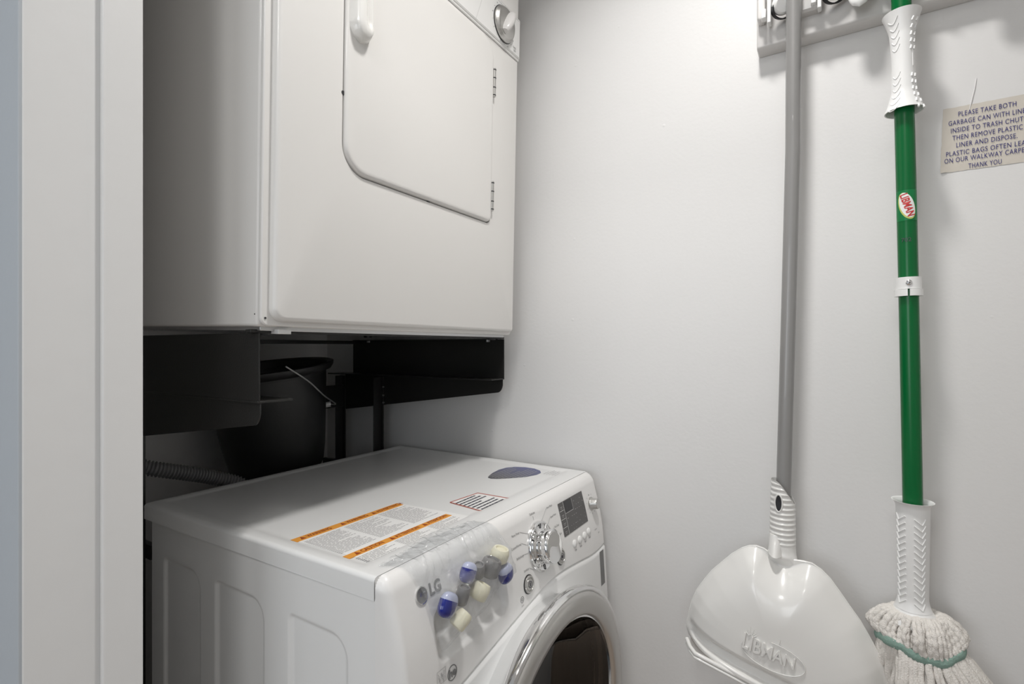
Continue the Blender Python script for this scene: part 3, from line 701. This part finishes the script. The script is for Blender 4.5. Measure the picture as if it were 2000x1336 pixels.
# ------------------------------------------------------------------ black stand
S = thing('dryer_stand', 'black metal stand with side brackets holding the dryer', 'appliance stand', (.79, 1.0, 0))
def bracket(x, s):
    """upright plate, fold with a flange turned inward, tapered plate below; s = +1 flange towards +x"""
    Y0, Y1 = .722, 1.292; T = .0022
    up = [(Y0, 1.3055), (Y1, 1.3055), (Y1, 1.203), (Y0, 1.203)]
    m = MB().prism(up, lambda p: (x - T/2, p[0], p[1]), lambda p: (x + T/2, p[0], p[1]))
    lowp = [(Y0 + .002, 1.2025)] + [(Y0 + .002 + .018*(1 - math.cos(PI/2*k/8)), 1.2025 - .012 - .024*math.sin(PI/2*k/8)) for k in range(9)] + [(1.325, 1.087), (1.325, 1.2025)]
    m2 = MB().prism(lowp, lambda p: (x - T/2 + s*.003, p[0], p[1]), lambda p: (x + T/2 + s*.003, p[0], p[1]))
    m3 = MB(); a, b = sorted((x - s*.0028, x + s*.056)); m3.box(a, b, Y0 + .001, 1.345 if s < 0 else 1.292, 1.2012, 1.2042)
    m4 = MB(); a, b = sorted((x, x + s*.020)); m4.box(a, b, Y0 + .02, Y1 - .02, 1.3045, 1.3065)
    m.build('bracket_plate', M['black'], S, bevel=.0006); m2.build('bracket_gusset', M['black'], S, bevel=.0006)
    m3.build('bracket_flange', M['black'], S, bevel=.0006); m4.build('bracket_lip', M['black'], S)
    for y in (Y0 + .045, 1.215):
        MB().tube([(x + s*.008, y, 1.3045), (x + s*.008, y, 1.2985)], .0055, 6).build('bolt', M['steel'], S)
    for yy in (1.165, 1.335):
        post = MB(); a, b = sorted((x + s*.004, x + s*.034)); 
        post.box(a, b, yy - .0015, yy + .0015, 0.0, 1.195); c, d = sorted((x + s*.004, x + s*.007)); post.box(c, d, yy - .013, yy + .013, 0.0, 1.195)
        post.build('post', M['black'], S, bevel=.0008)
    for z in (1.118, 1.140, 1.165):
        MB().tube([(x + s*.006, 1.150, z), (x + s*.010, 1.150, z)], .0030, 10).build('bolt', M['steel'], S)
bracket(.4485, 1); bracket(1.117, -1)
MB().box(1.018, 1.113, 1.330, 1.334, 1.095, 1.165).build('rear_plate', M['black'], S, bevel=.001)
MB().box(.438, 1.127, .728, .742, 1.3062, 1.3115).build('cross_bar', M['black'], S, bevel=.001)
MB().box(.438, 1.127, 1.255, 1.285, 1.2945, 1.3045).build('cross_bar', M['black'], S, bevel=.001)
for y in (1.18, 1.325): MB().box(.74, 1.113, y, y + .025, .905, .923).build('shelf_rail', M['black'], S, bevel=.001)
for x, za in ((.4815, .864), (1.10, .895)): MB().box(x, x + .013, 1.142, 1.42, za, za + .028).build('side_rail', M['black'], S, bevel=.001)

def catmull(P, n):
    out = []
    for i in range(len(P) - 1):
        p0, p1, p2, p3 = P[max(i-1, 0)], P[i], P[i+1], P[min(i+2, len(P)-1)]
        for k in range(n):
            t = k/n; out.append(0.5*((2*p1) + (-p0 + p2)*t + (2*p0 - 5*p1 + 4*p2 - p3)*t*t + (-p0 + 3*p1 - 3*p2 + p3)*t**3))
    out.append(P[-1]); return out

# ------------------------------------------------------------------ bucket
bk = thing('bucket', 'black plastic bucket with a wire handle behind the washing machine', 'bucket', (.845, 1.312, .9235))
tilt = Vector((-.13, 0, 1)).normalized(); org = Vector((.872, 1.312, .944))
MB().lathe([(.0001, .002), (.100, .000), (.115, .006), (.120, .018), (.128, .06), (.150, .24), (.152, .268), (.166, .272), (.173, .282), (.174, .290), (.169, .292), (.158, .288), (.146, .24), (.124, .06), (.112, .012), (.0001, .010)], org, tilt, 80).build('pail', M['bucket'], bk)
def onb(a, h, r): # point on bucket, angle a in plan
    u = Vector((1, 0, .13)).normalized(); return org + tilt*h + u*math.cos(a)*r + Vector((0, 1, 0))*math.sin(a)*r
MB().tube([onb(-.35, .155, .136), onb(-.35, .155, .158)], .008, 16).build('ear', M['plastic'], bk)
MB().lathe([(.0055, -.002), (.0085, -.002), (.0085, .002), (.0055, .002)], onb(-.35, .155, .159), (1, -.75, 0), 24).build('ear', M['wire'], bk)
hA = onb(-.35, .155, .161)
hp_ = catmull([hA, Vector((.985, 1.215, 1.122)), Vector((.903, 1.160, 1.155)), Vector((.837, 1.134, 1.197)), Vector((.765, 1.124, 1.238))], 8)
MB().tube(hp_, .0019, 8).build('wire_handle', M['wire'], bk)

# ------------------------------------------------------------------ drain hose
path = [Vector(p) for p in ((.340, 1.40, 1.075), (.400, 1.34, 1.068), (.470, 1.28, 1.045), (.535, 1.255, 1.020), (.600, 1.245, .998), (.660, 1.235, .975), (.715, 1.215, .945), (.735, 1.19, .880), (.735, 1.165, .80), (.735, 1.155, .70))]
hp2 = catmull(path, 60)
MB().tube(hp2, [.0150 + .0022*math.sin(k*2*PI/6) for k in range(len(hp2))], 18).build('drain_hose', M['hose'])
tag(bpy.data.objects['drain_hose'], 'grey corrugated drain hose behind the washing machine', 'hose')

# ------------------------------------------------------------------ mop and broom holder on the right wall
H = thing('broom_holder', 'white wall-mounted rail with roller clamps holding mop and dustpan', 'broom holder', (XW, -.09, 1.94))
hb = MB(); prf = [(XW, 1.888), (1.156, 1.888), (1.1515, 1.891), (1.150, 1.896), (1.150, 2.005), (1.156, 2.012), (XW, 2.012)]
hb.loft([[(x, y, z) for x, z in prf] for y in (.132, -.34)], True); hb.build('rail', M['holder'], H, bevel=.003, seg=3, smooth=True)
def housing(y0, y1, z0=1.930, x0=1.129):
    pts = rrect(y1, y0, z0, 2.006, [.007, .007, .004, .004], 5)
    m = MB(); m.loft([[(1.150, a, b) for a, b in pts], [(x0 + .004, a, b) for a, b in pts], [(x0, (a - (y0+y1)/2)*.86 + (y0+y1)/2, b*.9 + 1.97*.1) for a, b in pts]]); return m.build('clamp_housing', M['holder'], H, bevel=.0015, angle=50)
for k in range(5):
    y = .083 - .0850*k
    if k < 4: housing(y - .026, y - .064, 1.926)
    ro = MB().lathe([(.0001, -.010), (.014, -.010), (.0185, -.006), (.0195, 0), (.0185, .006), (.014, .010), (.0001, .010)], (1.124, y, 1.951), (.75, .30, .45), 36).build('roller', M['mopplastic'], H)
    rb = MB().lathe([(.0188, -.0075), (.0215, -.0065), (.0215, .0065), (.0188, .0075)], (1.1275, y - .001, 1.947), (.75, .30, .45), 36).build('rubber_tyre', M['rubber'], H)
    sub_to(rb, ro)
    MB().box(1.114, 1.134, y - .030, y - .027, 1.922, 2.0).build('clamp_cheek', M['mopplastic'], H, bevel=.001)
    lv = MB().box(1.122, 1.140, y + .0205, y + .0275, 1.922, 1.995).build('clamp_lever', M['mopplastic'], H, bevel=.0015)
    MB().box(1.119, 1.135, y + .029, y + .038, 1.932, 1.950).build('clamp_pin', M['mopplastic'], H, bevel=.0015)
housing(.129, .114, 1.934)
def hook(y):
    rings = []
    for i in range(21):
        t = i/20; z = 2.005 - .108*t; wd = .0175*(math.sqrt(max(0, 1 - max(0, (t - .76)/.24)**2))) + .0005
        rings.append([(1.119 - .006*math.sin(PI*t*.5) + .0065*math.cos(2*PI*k/24)*math.sqrt(wd/.018), y + wd*math.sin(2*PI*k/24), z) for k in range(24)])
    return MB().loft(rings)
for y in (-.040, -.210):
    hk = hook(y).build('hook', M['mopplastic'], H)
    sub_to(MB().box(1.1055, 1.109, y - .006, y - .003, 1.922, 1.945).build('hook_slot', M['dark'], H), hk)

# ------------------------------------------------------------------ dustpan
DP = thing('dustpan', 'white long-handled dustpan with a grey pole hanging on the wall rail', 'dustpan', (1.11, .08, .57))
PC = lambda z: (1.118 - .0, interp(z, [1.0, 1.36, 1.66, 1.95, 2.2], [.0815, .0725, .0655, .0640, .063]))
zz = [1.0 + .02*k for k in range(59)]
MB().tube([(1.112 if False else PC(z)[0], PC(z)[1], z) for z in zz], .0130, 28).build('pole', M['grey_pole'], DP)
out = [(.262, .652), (.2625, .680), (.262, .700), (.259, .715), (.250, .754), (.240, .780), (.226, .803), (.210, .827), (.192, .847), (.172, .869), (.153, .885), (.140, .892), (.128, .8945), (.115, .892), (.105, .886), (.093, .884), (.078, .882), (.064, .881), (.048, .882), (.034, .881), (.020, .873), (.006, .860), (-.010, .838), (-.025, .816), (-.040, .795), (-.052, .774), (-.064, .750), (-.074, .726), (-.081, .697), (-.087, .660), (-.091, .62), (-.092, .57)]
XE = 1.098
out = [(y*XE/1.11, CZ + (z - CZ)*XE/1.11) for y, z in out if z > .675]
out[0] = (.253, .690)
out += [(-.084, .66), (-.088, .635), (-.089, .612)]
def dist_poly(y, z):
    d = 9
    for i in range(len(out) - 1):
        ay, az = out[i]; by, bz = out[i+1]; ex, ez = by - ay, bz - az; L2 = ex*ex + ez*ez
        t = max(0, min(1, ((y - ay)*ex + (z - az)*ez)/L2)); d = min(d, math.hypot(y - ay - t*ex, z - az - t*ez))
    return d
LA, LB = Vector(out[0]), Vector(out[-1]); LT = (LB - LA).normalized()
def dlip(y, z): # height above the lip line
    return (Vector((y, z)) - LA).dot(Vector((-LT.y, LT.x)))*(-1)
def pan_x(y, z):
    d = dist_poly(y, z); l = abs((Vector((y, z)) - LA).x*LT.y - (Vector((y, z)) - LA).y*LT.x)
    h = .052*(1 - math.exp(-(d/.030)**1.25)) + .006*sstep(.03, .12, d)
    h -= .024*math.exp(-((y - .080)/.028)**2)*math.exp(-((z - .882)/.045)**2)
    h = max(h, 0) + 0.0
    k = sstep(.0, .02, d)
    h -= k*.013*(1 - sstep(.026, .042, l))*sstep(.006, .012, l)
    return XE - h
cen = Vector((.088, .735)); poly = []
full = [Vector(p) for p in out]; closing = [LB + (LA - LB)*k/24 for k in range(1, 24)]
loop = full + closing
# densify
dl = []
for i in range(len(loop)):
    a, b = loop[i], loop[(i + 1) % len(loop)]; n = max(1, int((b - a).length/.004))
    dl += [a + (b - a)*k/n for k in range(n)]
NR = 60; mb = MB(); rings = []
for r in range(1, NR + 1):
    t = (r/NR)**.75
    rings.append([(pan_x(*(cen + (p - cen)*t)), *(cen + (p - cen)*t)) for p in dl])
rings = [[(pan_x(*(cen + (p - cen)*.004)), *(cen + (p - cen)*.004)) for p in dl]] + rings
mb.loft(rings, True, True, False)
body = mb.build('pan', M['pan'], DP, solid=.0022, angle=60)
# rolled rim along the outline and lip strip along the mouth
rim_pts = [(pan_x(p.x, p.y) + .0005, p.x, p.y) for p in [Vector(q) for q in out]]
MB().tube(rim_pts, .0020, 8).build('pan_rim', M['pan'], DP)
lipm = MB()
for dz_, r in ((-.004, .0042), (-.011, .0030)):
    pts = []
    for k in range(30):
        p = LA + (LB - LA)*(k/29); pts.append((XE - .0535*min(1, (k + .3)/2.2, (29.3 - k)/2.2)**.5 + (-.002 if dz_ < -.01 else 0), p.x, p.y + dz_ + .004))
    lipm.tube(pts, r, 10)
lipm.build('lip', M['pan'], DP)
bp_ = [(y - .004, z - .004) for y, z in out[2:]] + [(-.093, .58), (.250, .66)]
MB().prism(bp_[::1], lambda p: (1.1005, p[0], p[1] - .004), lambda p: (1.1030, p[0], p[1] - .004)).build('back_plate', M['pan'], DP, bevel=.0005)
# ribbed grip socket
gr = MB(); rings = []
NG = 160
for k in range(NG + 1):
    t = k/NG; z = .868 + t*(1.0335 - .868); row = []
    for j2 in range(40):
        a = 2*PI*j2/40; ca, sa = math.cos(a), math.sin(a)
        rib = .0012*math.sin((z - .9)*2*PI/.0094)*sstep(.905, .915, z)*max(0, -ca + .35)*(1 - math.exp(-(((z - .990)/.019)**2 + ((sa - .28)/.45)**2)**2))
        hy = interp(z, [.868, .876, .884, .892, .905, .95, 1.026], [.036, .029, .0255, .0236, .0226, .0222, .0205]); hx = .019*sstep(.862, .892, z) + .002
        y = PC(z)[1] + .001 + (hy + rib*.6)*sa; x = 1.112 + (hx + rib)*ca*(1 if ca < 0 else .55) - .008*(1 - sstep(.868, .9, z))
        zt = min(z, 1.0335 - .046*((1 - sa)/2)**2 - .006*max(0, sa - .6))
        row.append((x, y, zt))
    rings.append(row)
gr.loft(rings, True, False, False); grip = gr.build('grip', M['pan'], DP, angle=70)
hol = []
for k in range(28):
    a = 2*PI*k/28; y = .0875 + .0062*math.sin(a); z = .990 + .0160*math.cos(a)
    sa = (y - PC(z)[1] - .001)/.0222; ca = -math.sqrt(1 - sa*sa); hol.append((1.112 + .0218*ca, y, z))
sub_to(MB().tube(hol + [hol[0]], .0014, 8).build('hole_rim', M['pan'], DP), grip)
hc = MB(); hc.add([(x - .0006, y, z) for x, y, z in hol], [tuple(range(28))]); sub_to(hc.build('hanging_hole', M['rubber'], DP, smooth=False), grip)
tg = MB(); rings = []
for k in range(15):
    t = k/14; z = .928 - .034*t; wd = .0095 + .0035*t; bul = .003 + .021*t**1.3
    rings.append([(1.094 - bul*max(0, math.sin(PI*j2/16))**.8 + .001, .0935 - (j2/16 - .5)*2*wd*-1, z - .004*t*(1 - j2/16)) for j2 in range(17)] + [(1.104, .0935 + wd, z), (1.104, .0935 - wd, z)])
tg.loft(rings, True); sub_to(tg.build('thumb_rest', M['pan'], DP, angle=60), grip)
# embossed mark: oval outline, letters and little sprig
a0 = -.16
def PS(u, v, d):
    c, s = math.cos(a0), math.sin(a0)
    y = .0985 - (u*c + v*s*-1); z = .7285 + u*s + v*c
    return Vector((pan_x(y, z) - .0028 - d, y, z))
ov_ = []
for k in range(61):
    a = 2*PI*k/60 + 2.2; ov_.append(PS(.006 + .052*math.cos(a), -.003 + .025*math.sin(a), 0))
MB().tube(ov_[5:56], .0009, 6).build('embossed_oval', M['pan'], DP)
text('embossed_lettering', 'LIBMAN', .034, lambda u, v, w2: PS(u - .002, (v + .002)*(1 - 4.5*u) - .04*u, w2), M['pan'], DP, off=.0003, thick=.0022, sub=3, xs=.74)
sp_ = MB()
for a, l in ((2.5, .014), (2.1, .016), (1.75, .018), (1.35, .016), (.95, .014), (.6, .012)):
    sp_.tube([PS(-.034 + l*.25*math.cos(a), .016 + l*.25*math.sin(a), 0), PS(-.034 + l*math.cos(a), .016 + l*math.sin(a), 0)], [.0012, .0005], 6)
sp_.tube([PS(.012, .024, 0), PS(.013, .033, 0)], .0007, 6)
sp_.build('embossed_sprig', M['pan'], DP)

# ------------------------------------------------------------------ mop
MO = thing('mop', 'green-handled string mop with white grips hanging on the wall rail', 'mop', (1.10, -.115, .45))
MX = lambda z: interp(z, [.8, 1.1, 1.5], [1.114, 1.110, 1.108])
MY = lambda z: interp(z, [.80, 1.02, 1.39, 1.70, 1.88, 2.3], [-.1165, -.1155, -.1095, -.1035, -.0995, -.094])
MB().tube([(MX(z), MY(z), z) for z in [.84 + .02*k for k in range(66)]], .0143, 32).build('pole', M['green'], MO)
def sleeve(z0, z1, radf, name, n=140):
    o_, i_ = [], []
    rings = []
    for k in range(n + 1):
        z = z0 + (z1 - z0)*k/n; r = radf((z - z0)/(z1 - z0)); rings.append([(MX(z) + r*math.cos(2*PI*j2/48), MY(z) + r*math.sin(2*PI*j2/48), z) for j2 in range(48)])
    for k in range(n, -1, -1):
        z = z0 + (z1 - z0)*k/n; r = radf((z - z0)/(z1 - z0)) - .0016; rings.append([(MX(z) + r*math.cos(2*PI*j2/48), MY(z) + r*math.sin(2*PI*j2/48), z) for j2 in range(48)])
    rings.append(rings[0]); return MB().loft(rings, True, False, False).build(name, M['mopplastic'], MO, angle=50)
rf1 = lambda t: .0178 + .0088*max(0, (1 - t/.22))**1.6 + .0085*max(0, ((t - .78)/.22))**1.5 + .0015*math.cos(2*PI*t)
up = sleeve(1.690, 1.858, rf1, 'upper_grip')
rf2 = lambda t: .0212 + .0030*t + .0058*max(0, (t - .94)/.06)**2 + .005*max(0, 1 - t/.12)**2
lo = sleeve(.838, 1.022, rf2, 'lower_grip')
def cyl(z, ang, r): return Vector((MX(z) + r*math.cos(ang), MY(z) + r*math.sin(ang), z))
VA = math.atan2(.1145, -1.108)   # direction of the side that faces into the room
ch = MB()
for side, c0 in ((1, VA - .80), (-1, VA + .44)):
    for k in range(14):
        z = 1.000 - k*.0110 - (0 if side == 1 else .003)
        pts = []
        for i in range(-6, 7):
            a = c0 + i*.060; q_ = i*side; zz_ = z - (.0105*(q_ + 6)/4 if q_ < -2 else .0105 - .0095*(q_ + 2)/8); r = rf2((zz_ - .838)/.184) + .0002
            pts.append(cyl(zz_, a, r))
        ch.tube(pts, .00125, 6)
sub_to(ch.build('chevron_ridges', M['mopplastic'], MO), lo)
ch = MB()
for z_, rev in [(1.843 - .0115*k, 0) for k in range(5)] + [(1.750 - .0115*k, 0) for k in range(6)]:
    pts = []
    for i in range(9):
        a = VA - .95 + i*.09; zz_ = z_ - .0085*math.sin(i/8*PI*.8) + .0095*(i/8)**2; pts.append(cyl(zz_, a, rf1((zz_ - 1.69)/.168) + .0001))
    ch.tube(pts, .0008, 6)
    for da in (.75, 1.15):
        pts = [cyl(z_ - .004 + .003*i, VA + da + .05*i, rf1((z_ - .004 + .003*i - 1.69)/.168)) for i in range(-1, 2)]; ch.tube(pts, .0017, 8)
ch.tube([cyl(1.79 - .004*i, VA + .95, rf1((1.79 - .004*i - 1.69)/.168)) for i in range(8)], .0009, 6)
sub_to(ch.build('grip_ridges', M['mopplastic'], MO), up)
# sticker on the pole
def CY(u, v, d, zc, roll, r0=.0145, off=0):
    c, s = math.cos(roll), math.sin(roll); uu, vv = u*c - v*s, u*s + v*c
    z = zc + vv; return cyl(z, VA + .05 + off + uu/r0, r0 + .0002 + d)
stp = MB().grid(lambda u, v: cyl(1.500 + .052*v, VA - 1.3 + 2.6*u, .0146), 30, 4).build('pole_sticker', M['greenp'], MO)
def ell(ru, rv, d, name, m, du=0, dv=0, roll=-1.30):
    mb2 = MB(); NN = 40; rings = [[CY(du + ru*t*math.cos(2*PI*k/NN), dv + rv*t*math.sin(2*PI*k/NN), d, 1.526, roll) for k in range(NN)] for t in (.02, .35, .7, 1)]
    mb2.loft(rings, True, True, False); sub_to(mb2.build(name, m, MO), stp)
ell(.0235, .0112, .0003, 'logo_border', M['gold'], .001, -.0008); ell(.0220, .0100, .0005, 'logo_oval', M['whitep'])
sub_to(text('logo_lettering', 'LIBMAN', .0150, lambda u, v, w2: CY(u, v, .0008, 1.526, -1.30), M['red'], MO, off=.0004, sub=1, xs=.76), stp)
text('pole_code', '702', .0095, lambda u, v, w2: CY(u, v, .0003, 1.467, 0, off=-.15), M['inkd'], MO, sub=1)
# pole clip with its screw
cl = MB()
for z0, z1, r in ((1.384, 1.404, .0182), (1.372, 1.3835, .0200)):
    n = 40; a0_, a1_ = (VA - 2.9, VA + 2.9)
    if z0 < 1.38:
        for aa, bb in ((VA - 2.6, VA - .06), (VA + .10, VA + 2.6)):
            cl.loft([[cyl(z, aa + (bb - aa)*k/20, rr) for k in range(21)] for z, rr in ((z0, .0150), (z0, r), (z1, r), (z1, .0150), (z0, .0150))], False, False, False)
    else:
        cl.loft([[cyl(z, aa_, rr) for aa_ in [2*PI*k/40 for k in range(40)]] for z, rr in ((z0, .0148), (z0, r), (z1, r), (z1, .0148), (z0, .0148))], True, False, False)
clo = cl.build('pole_clip', M['mopplastic'], MO, angle=35)
pz = cyl(1.394, VA + .05, .0178); dr = (cyl(1.394, VA + .05, 1) - cyl(1.394, VA + .05, 0)).normalized()
sw = MB().lathe([(.0048, 0), (.0046, .0012), (.0030, .0022), (.0001, .0024)], pz, dr, 24).build('screw', M['chrome'], MO); sub_to(sw, clo)
sl_ = MB(); tv = Vector((-dr.y, dr.x, 0))
for q in (tv, Vector((0, 0, 1))): sl_.tube([pz + dr*.0024 - q*.0022, pz + dr*.0024 + q*.0022], .0005, 5)
sub_to(sl_.build('screw_slot', M['dark'], MO), sw)
# mop head: collar, yarn held by a sewn green band
MB().lathe([(.0215, .028), (.024, .018), (.031, .008), (.038, -.001), (.040, -.006), (.034, -.012)], (MX(.83), -.1165, .822), (0, 0, 1), 48).build('collar', M['mopplastic'], MO)
HC_ = Vector((1.113, -.1215)) 
def yarn(mb, pts, r, ph):
    """one twisted strand"""
    P = catmull([Vector(p) for p in pts], 9); R = [r*(1 + .13*math.sin(k*1.15 + ph)) for k in range(len(P))]; mb.tube(P, R, 7)
# the band is an ellipse wider along the wall
bw, bd2 = .057, .045
def band_pt(a, s=1.0, dz=0): return Vector((HC_.x - .004 + bd2*s*math.cos(a), HC_.y - .002 + bw*s*math.sin(a), .786 + .005*math.sin(3*a + .6) + dz + .010*math.cos(a - PI)*-.6))
upm = MB()
for lay in range(3):
    for k in range(64):
        a = 2*PI*(k + .33*lay)/64 + random.uniform(-.03, .03); lump = .93 + .10*math.sin(4*a + 1.1) + .05*math.sin(9*a)
        o_ = Vector((HC_.x, HC_.y, 0)); d = Vector((math.cos(a), math.sin(a), 0)); e = Vector((math.cos(a)*bd2, math.sin(a)*bw, 0))
        f = 1 - .13*lay; tw = Vector((-math.sin(a), math.cos(a), 0))*random.uniform(-.006, .006)
        top = .826 + .004*lump - .007*lay
        pts = [o_ + e*.36 + Vector((0, 0, top - .010)), o_ + e*.62*f + Vector((0, 0, top + .001)), o_ + e*.95*f*lump + tw*.5 + Vector((0, 0, top - .010 + random.uniform(-.003, .003))), o_ + e*1.13*f*lump + tw + Vector((0, 0, .803)), band_pt(a, .97*f, .004) + tw*.3]
        yarn(upm, pts, random.uniform(.0036, .0046), random.uniform(0, 6))
yo = upm.build('upper_yarn', M['yarn'], MO, angle=180); yo['kind'] = 'stuff'
lwm = MB()
for lay in range(3):
    for k in range(70):
        a = 2*PI*(k + .33*lay)/70 + random.uniform(-.03, .03)
        f = 1 - .15*lay; d = Vector((math.cos(a), math.sin(a), 0)); fl_ = random.uniform(.9, 1.08)
        b0 = band_pt(a, .97*f, -.004); ex = Vector((math.cos(a)*.028, math.sin(a)*(.080 if math.sin(a) < 0 else .010), 0))*f*fl_
        if b0.y > -.092 and b0.x + ex.x < 1.112: ex.x = max(0, 1.112 - b0.x)
        if b0.x + ex.x > 1.170: ex.x = 1.170 - b0.x
        tw = Vector((-math.sin(a), math.cos(a), 0))*random.uniform(-.010, .010); L = random.uniform(.25, .31)
        pts = [b0, b0 + ex*.35 + Vector((0, 0, -.035)), b0 + ex*.75 + tw + Vector((0, 0, -.09)), b0 + ex*.95 + tw + Vector((0, 0, -L*.6)), b0 + ex*.9 + tw*1.5 + Vector((0, 0, -L))]
        yarn(lwm, pts, random.uniform(.0034, .0044), random.uniform(0, 6))
yo = lwm.build('lower_yarn', M['yarn'], MO, angle=180); yo['kind'] = 'stuff'
for dz, hh in ((0, .0074), (-.105, .0070)):
    bm2 = MB(); s0 = 1.02 if dz == 0 else 1.30
    rows = []
    for j2 in range(7):
        t = j2/6; rows.append([band_pt(2*PI*k/96, s0 + (.045*math.sin(PI*t) + .030*math.sin(9*2*PI*k/96)*(1 - t) + .012*math.sin(17*2*PI*k/96)*t), dz - hh + 2*hh*t) for k in range(96)])
    rows = [[Vector((min(p.x, 1.178), p.y, p.z)) for p in r] for r in rows]
    bm2.loft(rows, True, False, False).build('yarn_band', M['band'], MO, solid=.0016)

# ------------------------------------------------------------------ notice on the wall
def SG(y, z, d=0): return Vector((XW - .0012 - d, y, z))
sg = MB(); YS0, YS1 = -.166, -.292
def sign_pt(u, v):
    z0, z1 = 1.595, 1.7085; y = YS0 + (YS1 - YS0)*u + .004*(1 - v)*(1 - u) ; z = z0 + (z1 - z0)*v
    curl = .003*math.exp(-((u/.06)**2 + (v/.05)**2)) + .0006*abs(noise.noise(Vector((u*5, v*5, 2))))
    return Vector((XW - .0006 - curl, y + .0008*noise.noise(Vector((v*12, 3, 0))), z + .0008*noise.noise(Vector((u*12, 0, 0)))))
so_ = sg.grid(sign_pt, 40, 30).build('paper_notice', M['sheet'], None, angle=180)
tag(so_, 'beige paper notice with blue capital letters about trash taped to the wall', 'sign')
lines = ['PLEASE TAKE BOTH', 'GARBAGE CAN WITH LINER', 'INSIDE TO TRASH CHUTE,', 'THEN REMOVE PLASTIC', 'LINER AND DISPOSE.', 'PLASTIC BAGS OFTEN LEAK', 'ON OUR WALKWAY CARPET.', 'THANK YOU']
starts = [(-.1862, 1.6946, .0751), (-.1730, 1.6806, .1045), (-.1760, 1.6671, .1000), (-.1786, 1.6539, .0905), (-.1834, 1.6405, .0792), (-.1695, 1.6266, .1090), (-.1674, 1.6148, .1105), (-.1999, 1.6010, .0430)]
for (ys, zs_l, wd), s in zip(starts, lines):
    t = text('notice_lettering', s, .0118, lambda u, v, w2: Vector((u, v, 0)), M['navy'], None, 'LEFT', off=.0, spacing=1.10)
    mx_w = max(v.co.x for v in t.data.vertices)
    for v in t.data.vertices: v.co = SG(ys - v.co.x*wd/mx_w, zs_l + v.co.y, .0006)
    t.parent = so_
# bead of dried paint running down to the notice
MB().tube([(XW - .0008, -.211, 1.752), (XW - .001, -.2085, 1.735), (XW - .001, -.2035, 1.710), (XW - .0009, -.2015, 1.699)], [.0005, .0009, .0010, .0004], 8).build('paint_run', M['wall'])
tag(bpy.data.objects['paint_run'], 'dried white paint drip on the wall running onto the top of the notice', 'paint drip')
